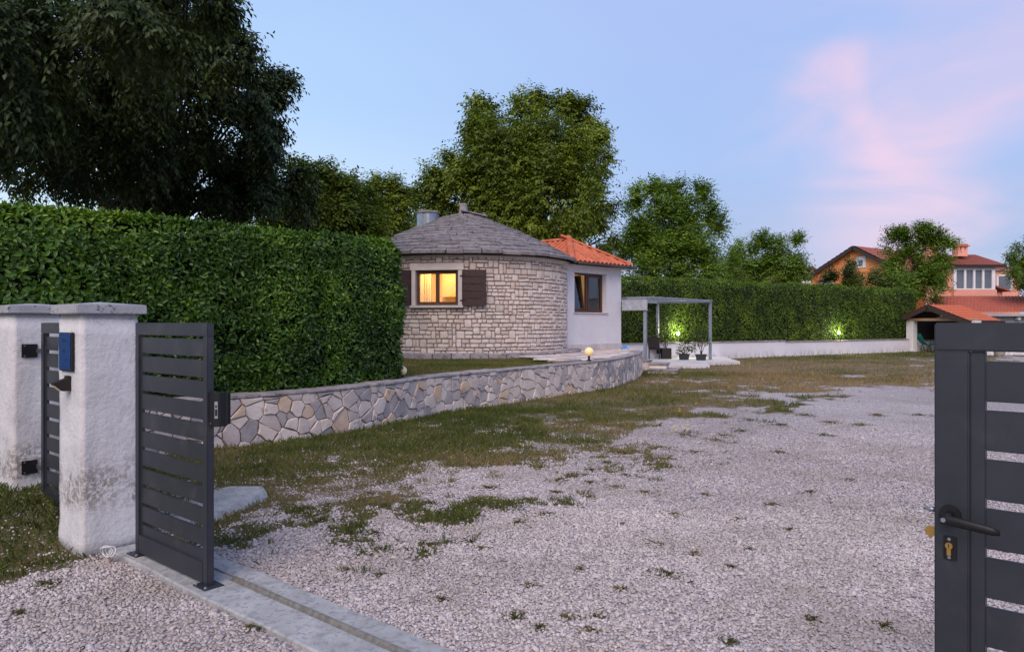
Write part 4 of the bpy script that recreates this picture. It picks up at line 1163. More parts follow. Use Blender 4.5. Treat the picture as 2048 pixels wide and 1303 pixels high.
an = MB(WA).box(.002, .06, .002, wh - .002, 0, .07).box(ww - .06, ww - .002, .002, wh - .002, 0, .07).box(.06, ww - .06, .002, .06, 0, .07).box(.06, ww - .06, wh - .06, wh - .002, 0, .07).box(ww / 2 - .045, ww / 2 + .045, .06, wh - .06, 0, .072).build('annex_window', MT['frame'], house, bevel=.003, seg=1)
def sash(fr_, x0, x1, z0, z1):
    s1 = MB(fr_).box(x0, x0 + .06, z0, z1, .01, .075).box(x1 - .06, x1, z0, z1, .01, .075).box(x0 + .06, x1 - .06, z0, z0 + .06, .01, .075).box(x0 + .06, x1 - .06, z1 - .06, z1, .01, .075).build('sash', MT['frame'], an)
    MB(fr_).box(x0 + .06, x1 - .06, z0 + .06, z1 - .06, .035, .045).build('pane', MT['glass'], an)
sash(WA @ Matrix.Translation((0, 0, .012)), ww / 2 + .048, ww - .064, .064, wh - .064)
tl = WA @ Matrix.Translation((0, .066, -.075)) @ Matrix.Rotation(rad(-7), 4, 'X')
sash(tl, .064, ww / 2 - .048, 0, wh - .13)
MB(AF).box(wx0 - .3, wx1 + .5, 1.6, 1.66, wz0 - 1.2, AZ1 - .05).build('annex_partition', MT['cream'], house)
cu = MB(); pts = [(wx1 - .34 + .30 * k / 20, .42 + .03 * math.sin(k * 1.3)) for k in range(21)]
cu.add([AF @ Vector((x, y, z)) for z in (wz0 - .6, wz1 + .1) for x, y in pts], [(k, k + 1, 22 + k, 21 + k) for k in range(20)]).build('annex_curtain', MT['curtain'], house, smooth=True)
ld = bpy.data.lights.new('annex_lamp', 'POINT'); ld.energy = 9; ld.color = (1.0, .62, .22); ld.shadow_soft_size = .12
lo = bpy.data.objects.new('annex_lamp', ld); COL.objects.link(lo); lo.parent = house
lo.location = AF @ Vector((wx1 + .3, 1.0, 3.0)) - org(house)
# hipped roof of barrel tiles
EZ = 3.56
EA = A1 + AD * -.10 - AQ * .27; EB = A1 + AD * (AL + .22) - AQ * .27
EA.z = EB.z = EZ
CM = (EA + EB) / 2 + AQ * 1.45; CM.z = 4.42
R2 = CM + AQ * 2.2; EA2 = EA + AQ * 4.2; EB2 = EB + AQ * 4.2
ar = MB()
ar.add([EA, EB, CM, R2, EA2, EB2], [(0, 1, 2), (0, 2, 3, 4), (1, 5, 3, 2)])
ar.add([EA - Vector((0, 0, .05)), EB - Vector((0, 0, .05)), EB2 - Vector((0, 0, .05)), EA2 - Vector((0, 0, .05))], [(0, 1, 2, 3)])
aroof = ar.build('annex_roof', MT['tile'], house)
def barrel(w0, w1, l, th, n=7):
    vs = []
    for y, w in ((0, w0), (l, w1)):
        for rr_ in (w / 2, w / 2 - th):
            for k in range(n):
                a = math.pi * k / (n - 1); vs.append((rr_ * math.cos(a), y, rr_ * .75 * math.sin(a)))
    fs = []
    o_ = lambda y, s_, k: y * 2 * n + s_ * n + k
    for k in range(n - 1):
        fs += [(o_(0, 0, k), o_(0, 0, k + 1), o_(1, 0, k + 1), o_(1, 0, k)), (o_(0, 1, k + 1), o_(0, 1, k), o_(1, 1, k), o_(1, 1, k + 1)),
               (o_(0, 0, k + 1), o_(0, 0, k), o_(0, 1, k), o_(0, 1, k + 1)), (o_(1, 0, k), o_(1, 0, k + 1), o_(1, 1, k + 1), o_(1, 1, k))]
    return vs, fs
bt = MB().add(*barrel(.185, .15, .36, .016)).mesh('tile', MT['tile'], smooth=False)
rt = MB().add(*barrel(.25, .21, .40, .018)).mesh('ridge_tile', MT['tile'])
def tile_face(a, b_, apex_poly, parent, pitch=.235, row=.285, name='tile'):
    """tiles on the plane through eave a-b and the polygon apex_poly"""
    ex = (b_ - a).normalized(); nn = ex.cross(apex_poly[-1] - a).normalized()
    if nn.z < 0: nn = -nn
    up = nn.cross(ex).normalized()
    if up.z < 0: up = -up
    pl2 = [((p - a).dot(ex), (p - a).dot(up)) for p in [a, b_] + apex_poly]
    Lx = max(p[0] for p in pl2); H = max(p[1] for p in pl2)
    for r in range(int(H / row) + 1):
        for c_ in range(int(Lx / pitch) + 1):
            x_, y_ = (c_ + .5) * pitch, r * row
            if not inside((x_, y_ + .14), pl2): continue
            p = a + ex * x_ + up * (y_ - .04) + nn * .012
            put(name, bt, parent, frame(p, ex, (up + nn * .05).normalized(), nn) @ Matrix.Rotation(random.uniform(-.03, .03), 4, 'Z'))
tile_face(EA, EB, [CM], aroof)
tile_face(EA2, EA, [CM, R2], aroof)
def ridge_line(a, b_, parent, n=None):
    d = (b_ - a); l = d.length; d.normalize(); sd_ = d.cross(Vector((0, 0, 1))).normalized(); up = sd_.cross(d).normalized()
    for k in range(int(l / .33) + 1):
        put('ridge_tile', rt, parent, frame(a + d * (k * .33) + up * (.035 + random.uniform(-.006, .006)), sd_, (d + up * .05).normalized(), up))
ridge_line(EA, CM, aroof); ridge_line(EB, CM, aroof); ridge_line(CM, R2, aroof)
g0 = EA - AQ * .05 + Vector((0, 0, -.065)) + AD * .25; g1 = EB - AQ * .05 + AD * .22 + Vector((0, 0, -.065))
MB().tube([g0, g1], .062, 10).build('gutter', MT['gutter'], house, smooth=True)
MB(AF).box(-.1, AL + .2, -.20, -.002, AZ1 - .055, AZ1 + .004).build('soffit', MT['annexwall'], house)
MB(AF).box(-.1, AL + .22, -.235, -.203, AZ1 - .04, AZ1 + .05).build('fascia', MT['gutter'], house)
# blue cloth lying at the annex corner
bc = MB(); rg2 = random.Random(3)
g = 7; vs = []
cpt = P(1249, 699, 25.2)
for i in range(g):
    for j in range(g):
        vs.append((cpt[0] - .14 + .28 * i / 6 + rg2.uniform(-.015, .015), 25.1 - .10 + .2 * j / 6, .722 + max(0, .085 * math.sin(math.pi * i / 6) * math.sin(math.pi * j / 6) + rg2.uniform(-.012, .03))))
bc.add(vs, [(i * g + j, i * g + g + j, i * g + g + j + 1, i * g + j + 1) for i in range(g - 1) for j in range(g - 1)])
o = bc.build('crumpled_cloth', MT['bluecloth'], smooth=True); tag(o, 'crumpled bright blue cloth on the terrace by the annex corner', 'cloth')

# ------------------------------------------------------------------ garden lamps
def globe(u, v, Y, zb, lit, label):
    c = P(u, v, Y); r = .0093 * 20 / 2 * Y / 17
    t_ = thing('globe_lamp', (c[0], c[1], zb), label, 'garden lamp', 'globe garden lamps')
    r = 9.0 / FPX * Y
    cz = c[2]
    MB().lathe((c[0], c[1], zb), [(r * .55, 0), (r * .55, .02), (r * .25, .03), (r * .25, cz - r - zb), (r * .45, cz - r * .92 - zb), (r * .45, cz - r * .85 - zb)], 14).build('base', MT['black'], t_)
    prof = [(r * math.sin(a) + 1e-4, -r * math.cos(a) + cz - zb) for a in np.linspace(.35, math.pi, 14)]
    MB().lathe((c[0], c[1], zb), prof, 24).build('globe', MT['globe_lit'] if lit else MT['globe'], t_, smooth=True)
    return t_
globe(1178, 703, 17.55, .712, True, 'glowing yellow globe lamp on the terrace edge near the white annex')
globe(805, 741, 12.75, .62, False, 'cream globe lamp half hidden by the end of the tall hedge')

# ------------------------------------------------------------------ white boundary wall, pergola terrace
BA, BB = np.array([3.2, 29.25]), np.array([21.6, 41.1]); BDv = (BB - BA); BL = np.linalg.norm(BDv); BDv = BDv / BL
BF = frame((BA[0], BA[1], 0), (BDv[0], BDv[1], 0), (-BDv[1], BDv[0], 0))
xm = 11.6
bw = thing('boundary_wall', (float(BA[0] + BDv[0] * BL / 2), float(BA[1] + BDv[1] * BL / 2), 0), 'long low white rendered wall with grey coping under the far hedge', 'wall')
m, b, out = new_mat('low_wall_render')
pos = posn(); sp = N('ShaderNodeSeparateXYZ'); L(pos, sp.inputs[0])
base = ramp([(.3, (.66, .63, .67)), (.7, (.76, .73, .77))], 'LINEAR'); L(noise(.9, 5, .6, pos), base.inputs[0])
mpn = N('ShaderNodeMapping'); mpn.inputs['Scale'].default_value = (1, 1, .25); L(pos, mpn.inputs[0])
dirt = math_('MULTIPLY', maprange(sp.outputs['Z'], .40, .0), maprange(noise(5, 7, .7, mpn.outputs[0]), .42, .66))
L(mixrgb(base.outputs[0], (.30, .26, .25), math_('MULTIPLY', dirt, .75)), b.inputs['Base Color']); b.inputs['Roughness'].default_value = .9
MT['lowwall'] = m
MB(BF).box(0, xm, 0, .25, -.1, .72).build('wall_panel', MT['lowwall'], bw)
MB(BF).box(xm + .002, BL + .3, .03, .28, -.1, .67).build('wall_panel', MT['lowwall'], bw)
x = 0
while x < BL + .28:
    lim = xm if x < xm else BL + .3
    l = min(1.0, lim - x)
    if l < .05: x = lim + .002; continue
    y0, z = (-.04, .722) if x < xm else (-.01, .672)
    MB(BF).box(x + .004, x + l - .004, y0, y0 + .32, z, z + .045).build('coping_slab', MT['coping'], bw, bevel=.006, seg=1); x += l
def spot(u, v, Y, zb, label):
    c = P(u, v, Y)
    t_ = thing('garden_light', (c[0], c[1], zb), label, 'garden lamp', 'lit garden lights on the white wall')
    MB().tube([(c[0], c[1], zb), (c[0], c[1], c[2] - .06)], .016, 8).build('stem', MT['steel'], t_)
    MB().lathe((c[0], c[1], c[2] - .06), [(.03, 0), (.055, .01), (.055, .018)], 12).build('lamp_holder', MT['black'], t_)
    MB().lathe((c[0], c[1], c[2] - .041), [(.04, 0), (.062, .03), (.066, .08), (.05, .115), (.02, .13)], 14).build('bulb', MT['bulb'], t_, smooth=True)
    d_ = bpy.data.lights.new('garden_light_lamp', 'POINT'); d_.energy = 70; d_.color = (1.0, .97, .55); d_.shadow_soft_size = .07
    q = bpy.data.objects.new('garden_light_lamp', d_); COL.objects.link(q); q.parent = t_; q.location = (.13, .06, c[2] - zb + .16)
def on_wall(u):
    k = (u - 1024) / FPX; s_ = (k * BA[1] - BA[0]) / (BDv[0] - k * BDv[1]); return BA[1] + s_ * BDv[1], s_
for u, v, lab in ((1356, 668, 'lit garden light on the white wall behind the pergola pots'), (1678, 666, 'lit garden light on the far part of the white wall')):
    Y, s_ = on_wall(u); spot(u, v, Y, .767 if s_ < xm else .717, lab)

slab = [(4.25, 25.0), (5.15, 26.35), (6.95, 26.35), (7.35, 28.3), (8.75, 28.75), (9.3, 33.1), (2.4, 28.65)]
o = MB().prism(slab, -.05, .12).build('patio', MT['pavement'], bevel=.01); tag(o, kind='structure')
per = thing('pergola', (6.2, 27.8, .12), 'grey metal slatted pergola over the patio beside the annex', 'pergola')
PP1 = Vector((4.53, 25.5, 0)); PP2 = Vector((7.93, 30.0, 0)); pd = (PP2 - PP1).normalized(); pq = Vector((-pd.y, pd.x, 0)); pl_ = (PP2 - PP1).length; pdp = 3.1
PF = frame(PP1, pd, pq)
for x, y, zb in ((0, 0, .34), (pl_, 0, .12), (1.9, 2.3, .12), (pl_, 2.3, .12)):
    MB(PF).box(x - .05, x + .05, y - .05, y + .05, zb + .012, 2.40).build('post', MT['pergola'], per, bevel=.006)
    MB(PF).box(x - .09, x + .09, y - .09, y + .09, zb, zb + .0118).build('base_plate', MT['pergola'], per)
for (x0, x1, y0, y1) in ((-.05, pl_ + .05, -.05, .05), (1.2, pl_ + .05, 2.25, 2.35), (-.05, .05, .0502, .66), (pl_ - .05, pl_ + .05, .0502, 2.2498)):
    MB(PF).box(x0, x1, y0, y1, 2.402, 2.470).build('beam', MT['pergola'], per, bevel=.004)
for k in range(15):
    x = .40 + k * (pl_ - .52) / 14
    MB(PF).box(x - .025, x + .025, -.16, 2.5, 2.472, 2.500).build('slat', MT['pergola'], per, bevel=.003)
va = MB(PF); nv = 30
vs = []
for k in range(nv + 1):
    y = -.12 + .96 * k / nv; vs += [(-.10 + .006 * math.sin(k * .9), y, 2.385), (-.10 + .014 * math.sin(k * .7 + 1), y, 2.20), (-.10 + .01 * math.sin(k * 1.1), y, 2.045), (-.075, y, 2.045), (-.075, y, 2.385)]
fs = [(i * 5 + j, i * 5 + 5 + j, i * 5 + 6 + j, i * 5 + 1 + j) for i in range(nv) for j in range(4)] + [(0, 1, 2, 3, 4), tuple(range(nv * 5 + 4, nv * 5 - 1, -1))]
va.add(vs, fs).build('roll_blind', MT['valance'], per)
MB(PF).box(-.105, -.065, -.14, .85, 2.02, 2.043).build('blind_rail', MT['valance'], per)
# pier that carries the near post
pi = thing('stone_pier', (4.53, 25.5, 0), 'short stone pier under the near pergola post', 'pier')
MB(PF).box(-.16, .16, -.16, .16, -.05, .29).build('shaft', MT['crazy'], pi, bevel=.015)
MB(PF).box(-.19, .19, -.19, .19, .291, .339).build('cap', MT['coping'], pi, bevel=.01)

def chair(x, y, rz, label):
    t_ = thing('rattan_chair', (x, y, .12), label, 'chair', 'dark rattan patio chairs')
    M = Matrix.Translation((x, y, .12)) @ Matrix.Rotation(rz, 4, 'Z')
    MB(M).box(-.24, .24, -.24, .24, .38, .44).build('seat', MT['rattan'], t_, bevel=.012)
    MB(M @ Matrix.Translation((0, .24, .44)) @ Matrix.Rotation(rad(-8), 4, 'X')).box(-.24, .24, -.02, .02, 0, .46).build('backrest', MT['rattan'], t_, bevel=.012)
    MB(M).box(-.22, .22, -.225, -.215, .20, .379).build('apron', MT['rattan'], t_)
    for sx_ in (-1, 1):
        for sy in (-1, 1):
            MB(M).box(sx_ * .215 - .018, sx_ * .215 + .018, sy * .215 - .018, sy * .215 + .018, 0, .379).build('leg', MT['rattan'], t_)
    return t_
def gp(u, v, z=.12):
    Y = (CAMH - z) * FPX / (v - 645); return (u - 1024) / FPX * Y, Y
x, y = gp(1312, 717); chair(x, y, rad(150), 'dark rattan chair next to the near pergola post, its back to the lawn')
x, y = gp(1303, 711); chair(x, y, rad(80), 'dark rattan chair seen sideways right behind the near pergola post')
x, y = gp(1249, 709); chair(x, y + .3, rad(200), 'dark rattan chair half hidden by the annex corner')
x, y = gp(1272, 706)
tb = thing('patio_table', (x, y, .12), 'low dark patio table between the rattan chairs', 'table')
TM = Matrix.Translation((x, y, .12)) @ Matrix.Rotation(rad(30), 4, 'Z')
MB(TM).box(-.55, .55, -.42, .42, .66, .70).build('tabletop', MT['rattan'], tb, bevel=.006)
for sx_ in (-1, 1):
    for sy in (-1, 1): MB(TM).box(sx_ * .47 - .03, sx_ * .47 + .03, sy * .36 - .03, sy * .36 + .03, 0, .659).build('leg', MT['rattan'], tb)

# ------------------------------------------------------------------ foliage
def unit(v):
    return v / (np.linalg.norm(v, axis=-1, keepdims=True) + 1e-9)
def leaves(p, a, nrm, Ln, Wd, var, six=False):
    """p base, a direction, nrm face normal; folded leaves along the midrib"""
    a = unit(a); sd_ = unit(np.cross(a, nrm)); n_ = np.cross(sd_, a)
    Ln = np.asarray(Ln)[:, None]; Wd = np.asarray(Wd)[:, None]; k = len(p)
    if six:
        V = np.stack([p, p + a * Ln * .30 + sd_ * Wd * .46 + n_ * Wd * .16, p + a * Ln * .66 + sd_ * Wd * .42 + n_ * Wd * .10,
                      p + a * Ln - n_ * Ln * .10, p + a * Ln * .66 - sd_ * Wd * .42 + n_ * Wd * .10, p + a * Ln * .30 - sd_ * Wd * .46 + n_ * Wd * .16], 1)
        f = np.array([(0, 1, 2, 3), (0, 3, 4, 5)]); m_ = 6
    else:
        V = np.stack([p, p + a * Ln * .45 + sd_ * Wd * .5 + n_ * Wd * .12, p + a * Ln - n_ * Ln * .08, p + a * Ln * .45 - sd_ * Wd * .5 + n_ * Wd * .12], 1)
        f = np.array([(0, 1, 2), (0, 2, 3)]); m_ = 4
    F_ = (f[None] + (np.arange(k) * m_)[:, None, None]).reshape(-1, f.shape[1])
    return V.reshape(-1, 3), F_, np.repeat(var, m_)

def hedge(name, label, front, th, z0, z1, Ln, Wd, dens, mt, seed, six=False, big=0, rough=.05, top_wave=.05, endr=.35, back_dens=.25):
    """clipped hedge: front = polyline of its front foot; thickness th is measured to the back"""
    rg_ = np.random.default_rng(seed)
    f = np.array(front, float); tg = np.gradient(f, axis=0); tg = unit(tg); nb = np.stack([-tg[:, 1], tg[:, 0]], -1)
    back = f + nb * th
    # closed outline with rounded ends
    def arc(c, d0, d1, r0):
        return [c + r0 * (math.cos(t_) * d0 + math.sin(t_) * d1) for t_ in np.linspace(0, math.pi, 7)[1:-1]]
    endc = (f[-1] + back[-1]) / 2; st_c = (f[0] + back[0]) / 2
    e_arc = [endc + (-nb[-1] * math.cos(t_) * th / 2 + tg[-1] * math.sin(t_) * endr) for t_ in np.linspace(0, math.pi, 9)[1:-1]]
    s_arc = [st_c + (nb[0] * math.cos(t_) * th / 2 - tg[0] * math.sin(t_) * endr) for t_ in np.linspace(0, math.pi, 9)[1:-1]]
    loop = np.array(list(f) + e_arc + list(back[::-1]) + s_arc)
    L2 = np.concatenate([loop, loop[:1]]); sl = np.linalg.norm(np.diff(L2, axis=0), axis=1); cs_ = np.concatenate([[0], np.cumsum(sl)]); tot = cs_[-1]
    flen = np.linalg.norm(np.diff(f, axis=0), axis=1).sum() + endr * 2.2
    q = np.linspace(0, tot, int(tot / .12) + 3)[:-1]
    PX = np.interp(q, cs_, L2[:, 0]); PY = np.interp(q, cs_, L2[:, 1])
    C = np.stack([PX, PY], -1); T_ = unit(np.roll(C, -1, 0) - np.roll(C, 1, 0)); O_ = np.stack([T_[:, 1], -T_[:, 0]], -1)
    sm = 5
    for _ in range(sm): O_ = unit(O_ + np.roll(O_, 1, 0) + np.roll(O_, -1, 0))
    cen = C.mean(0)
    t_ = thing(name, (float(cen[0]), float(cen[1]), z0 if not callable(z0) else z0(0)), label, 'hedge')
    zt = lambda x, y: z1 + top_wave * (fbm(x, y, seed + 5, .9, 3) - .5) * 2
    # added solid core that blocks light; the hedge's inner shade is in its colour
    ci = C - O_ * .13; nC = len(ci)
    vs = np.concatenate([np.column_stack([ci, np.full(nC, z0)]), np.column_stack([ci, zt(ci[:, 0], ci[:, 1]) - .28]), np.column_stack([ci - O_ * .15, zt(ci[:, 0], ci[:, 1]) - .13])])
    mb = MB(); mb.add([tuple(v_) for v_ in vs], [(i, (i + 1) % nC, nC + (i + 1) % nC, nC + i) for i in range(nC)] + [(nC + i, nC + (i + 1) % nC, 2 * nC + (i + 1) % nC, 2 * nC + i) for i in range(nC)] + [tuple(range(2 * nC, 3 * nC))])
    mb.build('dark_core', MT['inner'], t_)
    # leaves on the faces
    H = z1 - z0; r0 = .22
    A_side = tot * H; n1 = int(dens * A_side)
    s_ = rg_.uniform(0, tot, n1); keep = (s_ < flen) | (rg_.random(n1) < back_dens); s_ = s_[keep]; n1 = len(s_)
    hz = rg_.random(n1)
    thin = fbm(s_, hz * H, seed + 21, 3.4, 3); kp = (thin > .40) | (rg_.random(n1) < .42); s_, hz = s_[kp], hz[kp]; n1 = len(s_)
    i0 = np.clip((s_ / tot * len(q)).astype(int), 0, len(q) - 1)
    c_ = C[i0] + T_[i0] * ((s_ - q[i0])[:, None]); o_ = O_[i0]; tt = T_[i0]
    z = z0 + H * hz
    topz = zt(c_[:, 0], c_[:, 1]); z = z0 + (z - z0) * (topz - z0) / H
    d = topz - z; rnd_in = np.where(d < r0, r0 - np.sqrt(np.maximum(r0 * r0 - (r0 - d) ** 2, 0)), 0)
    upk = np.clip((r0 - d) / r0, 0, 1)
    disp = rough * (fbm(s_, z, seed + 9, 2.6, 3) - .5) * 2 + rg_.normal(0, .022, n1) - .05 * sstep(.35, .0, z - z0)
    p = np.column_stack([c_ + o_ * (disp - rnd_in)[:, None], z])
    n3 = np.column_stack([o_ * (1 - .75 * upk)[:, None], .25 + .9 * upk])
    # leaves on top
    n2 = int(dens * 1.15 * flen * th * .9); s2 = rg_.uniform(0, flen, n2); i2 = np.clip((s2 / tot * len(q)).astype(int), 0, len(q) - 1)
    ins = r0 * .5 + rg_.random(n2) * (th - r0); c2 = C[i2] + T_[i2] * ((s2 - q[i2])[:, None]) - O_[i2] * ins[:, None]
    z2 = zt(c2[:, 0], c2[:, 1]) + rg_.normal(0, .03, n2) - .02
    p2 = np.column_stack([c2, z2]); n32 = np.column_stack([rg_.normal(0, .35, (n2, 2)) + O_[i2] * .2, np.ones(n2)])
    pp = np.concatenate([p, p2]); nn = unit(np.concatenate([n3, n32]) + rg_.normal(0, .48, (len(pp), 3)))
    aa = rg_.normal(0, 1, (len(pp), 3)); aa[:, 2] += .25; aa = aa - nn * (np.sum(aa * nn, 1, keepdims=True)) * .75
    aa += np.concatenate([n3, n32]) * .35
    k = len(pp); ln = Ln * rg_.uniform(.6, 1.25, k); wd = Wd * rg_.uniform(.75, 1.2, k)
    bigv = fbm(pp[:, 0] + pp[:, 1], pp[:, 2], seed + 3, 1.1, 3)
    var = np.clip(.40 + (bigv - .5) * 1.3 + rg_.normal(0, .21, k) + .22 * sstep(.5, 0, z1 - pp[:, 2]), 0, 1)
    var = np.where(rg_.random(k) < .035, np.clip(var + .5, 0, 1), var)
    # young shoots that stand above the clipped top
    ns = int(flen * 26); sh_i = rg_.integers(0, n2, ns); hh = np.abs(rg_.normal(0, .075, ns)) + .02; kk = 5
    sp_ = np.repeat(p2[sh_i], kk, 0); fr_ = np.tile(np.linspace(.25, 1, kk), ns); sp_[:, 2] += fr_ * np.repeat(hh, kk); sp_[:, :2] += rg_.normal(0, .012, (ns * kk, 2))
    sa = rg_.normal(0, 1, (ns * kk, 3)); sa[:, 2] = np.abs(sa[:, 2]) + .5
    pp = np.concatenate([pp, sp_]); aa = np.concatenate([aa, sa]); nn = np.concatenate([nn, unit(rg_.normal(0, .6, (ns * kk, 3)) + np.array([0, 0, 1.]))])
    ln = np.concatenate([ln, Ln * rg_.uniform(.4, .8, ns * kk)]); wd = np.concatenate([wd, Wd * rg_.uniform(.5, .8, ns * kk)]); var = np.concatenate([var, np.clip(rg_.normal(.8, .15, ns * kk), 0, 1)])
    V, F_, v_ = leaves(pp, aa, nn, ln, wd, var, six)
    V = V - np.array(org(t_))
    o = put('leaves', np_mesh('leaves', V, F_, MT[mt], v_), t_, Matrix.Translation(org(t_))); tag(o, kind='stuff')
    # single large leaves near the camera, each a piece of its own
    if big:
        me_ = []
        for j in range(6):
            Vq, Fq, vq = leaves(np.zeros((1, 3)), np.array([[1., 0, 0]]), np.array([[0, 0, 1.]]), [Ln * 1.35 * rg_.uniform(.85, 1.1)], [Wd * 1.3], np.array([rg_.uniform(.35, .85)]), True)
            me_.append(np_mesh('leaf', Vq, Fq, MT[mt], vq))
        near = np.argsort(np.hypot(p[:, 0], p[:, 1]) + 2.5 * (np.abs(p[:, 0] / p[:, 1] + .42) > .28) + 6 * (p[:, 2] < 1.3))[:big * 9:9]
        for j, i in enumerate(near):
            n_ = Vector(n3[i]).normalized(); a_ = Vector(rg_.normal(0, 1, 3)); a_ = (a_ - n_ * a_.dot(n_)).normalized(); a_ = (a_ + n_ * .25).normalized()
            sd_ = n_.cross(a_).normalized(); n_ = a_.cross(sd_)
            put('leaf', me_[j % 6], t_, frame(Vector(p[i]) + Vector(n3[i]).normalized() * .025, a_, sd_, n_))
    return t_
hf = np.array([(-6.55, 7.05), (-5.62, 8.05), (-4.8, 8.9), (-3.92, 9.80), (-3.0, 10.75), (-2.35, 11.75), (-1.96, 12.35)])
hedge('tall_hedge', 'tall clipped dark green laurel hedge on the stone retaining wall', hf, 1.15, .655, 2.89, .073, .034, 2400, 'hedge', 301, six=True, big=300, rough=.10, top_wave=.085, endr=.45)
bx0 = lambda s_, off: (BA[0] + BDv[0] * s_ - BDv[1] * off, BA[1] + BDv[1] * s_ + BDv[0] * off)
hedge('far_hedge', 'long clipped green hedge growing above the low white wall', [bx0(s_, .30) for s_ in np.linspace(-1.5, BL + 1.4, 14)], 1.3, .70, 3.45, .085, .045, 700, 'hedge_far', 402, rough=.10, top_wave=.14, endr=.7)
hedge('street_hedge', 'clipped hedge at the left edge outside the pillars', [tuple(gw(e_, 2.0).xy) for e_ in (-9.2, -8.6, -8.0, -7.52)], .6, .15, 1.50, .070, .032, 1500, 'hedge', 503, six=True, rough=.04, endr=.1)

def tree(name, label, base, th_, tr, lobes, twigs, lpt, Ln, Wd, mt, seed, six=False, droop=.5, cl=.30, shell=.55, tl=4.0, limbs=True, fork=None, cat='tree', dark=.0, tpc=60):
    """trunk, limbs and a crown of leafy twigs grouped in clumps; lobes = (x, y, z, r)"""
    rg_ = np.random.default_rng(seed); rnd_ = random.Random(seed)
    t_ = thing(name, base, label, cat)
    lb = np.array(lobes, float); B = Vector(base)
    tr_m = MB()
    fk = B + Vector((rnd_.uniform(-.2, .2), rnd_.uniform(-.2, .2), th_)) if fork is None else Vector(fork)
    if tr > 0:
        pts = [B - Vector((0, 0, .1))] + [B.lerp(fk, k / 5) + Vector((rnd_.uniform(-1, 1), rnd_.uniform(-1, 1), 0)) * tr * .25 * (k < 5) for k in range(1, 6)]
        tr_m.tube(pts, [tr * 1.35] + [tr * (1.05 - .07 * k) for k in range(1, 6)], 12)
        tr_m.build('trunk', MT['bark'], t_, smooth=True)
    w = lb[:, 3] ** 2; w = w / w.sum()
    nclump = np.maximum(4, (w * twigs / tpc).astype(int)); cc, cr_, cl_i = [], [], []
    for i, (x, y, z, r) in enumerate(lb):
        d = unit(rg_.normal(0, 1, (nclump[i], 3))); d[:, 2] = d[:, 2] * .9 + .08
        rr_ = r * (shell + (1.02 - shell) * np.sqrt(rg_.random(nclump[i])))
        cc.append(np.array([x, y, z]) + d * rr_[:, None]); cr_.append(np.full(nclump[i], r * cl)); cl_i.append(np.full(nclump[i], i))
    cc = np.concatenate(cc); cr_ = np.concatenate(cr_); cl_i = np.concatenate(cl_i)
    if limbs:
        br = MB()
        for i, (x, y, z, r) in enumerate(lb):
            c = Vector((x, y, z)); m1 = fk.lerp(c, .5) + Vector((rnd_.uniform(-.3, .3), rnd_.uniform(-.3, .3), .25 * (c - fk).length * .3))
            r1 = max(.012, tr * .42 * min(1, r / lb[:, 3].max() + .2))
            br.tube([fk - Vector((0, 0, tr * .5)), fk.lerp(m1, .5) + Vector((0, 0, .05)), m1, c], [r1, r1 * .8, r1 * .6, r1 * .3], 7)
            own = np.where(cl_i == i)[0]
            for j in own[:max(3, len(own) // 3)]:
                e_ = Vector(cc[j]); mid = c.lerp(e_, .5) + Vector((0, 0, .08 * r)); s0 = m1.lerp(c, rnd_.uniform(.4, 1))
                br.tube([s0, mid, e_], [r1 * .32, r1 * .2, r1 * .06 + .003], 5)
        br.build('branches', MT['bark'], t_, smooth=True)
    # twigs
    ci = rg_.integers(0, len(cc), twigs)
    ts = cc[ci] + rg_.normal(0, 1, (twigs, 3)) * cr_[ci][:, None] * np.array([.55, .55, .40])
    out_ = unit(ts - lb[cl_i[ci], :3]); td = unit(out_ * .9 + rg_.normal(0, .55, (twigs, 3)) + np.array([0, 0, .25 - droop * .6]))
    tlen = Ln * tl * rg_.uniform(.6, 1.3, twigs); cv_ = rg_.normal(0, .13, len(cc))[ci] + rg_.normal(0, .07, twigs)
    j = np.tile(np.arange(lpt), twigs); ti = np.repeat(np.arange(twigs), lpt); fr = (j + .5) / lpt
    pos_ = ts[ti] + td[ti] * (tlen[ti] * fr)[:, None] + np.array([0, 0, -1.]) * (droop * .35 * tlen[ti] * fr ** 2)[:, None]
    sgn = np.where(j % 2 == 0, 1., -1.)[:, None]
    sdv = unit(np.cross(td, np.array([0, 0, 1.]) + rg_.normal(0, .2, (twigs, 3))))[ti] * sgn
    k = len(pos_)
    a = td[ti] * .55 + sdv * .8 + np.array([0, 0, -1.]) * droop + rg_.normal(0, .28, (k, 3))
    nn = unit(np.array([0, 0, 1.]) + out_[ti] * .45 + rg_.normal(0, .45, (k, 3)))
    up = (pos_[:, 2] - lb[:, 2].min()) / (np.ptp(lb[:, 2]) + 2)
    var = np.clip(.42 + cv_[ti] + rg_.normal(0, .13, k) - dark, 0, 1)
    V, F_, v_ = leaves(pos_, a, nn, Ln * rg_.uniform(.65, 1.2, k), Wd * rg_.uniform(.75, 1.2, k), var, six)
    o = put('crown', np_mesh('crown', V - np.array(org(t_)), F_, MT[mt], v_), t_, Matrix.Translation(org(t_))); tag(o, kind='stuff')
    return t_
def LB(items):
    return [(*P(u, v + 6, Y), r * .87 * Y / FPX) for u, v, Y, r in items]
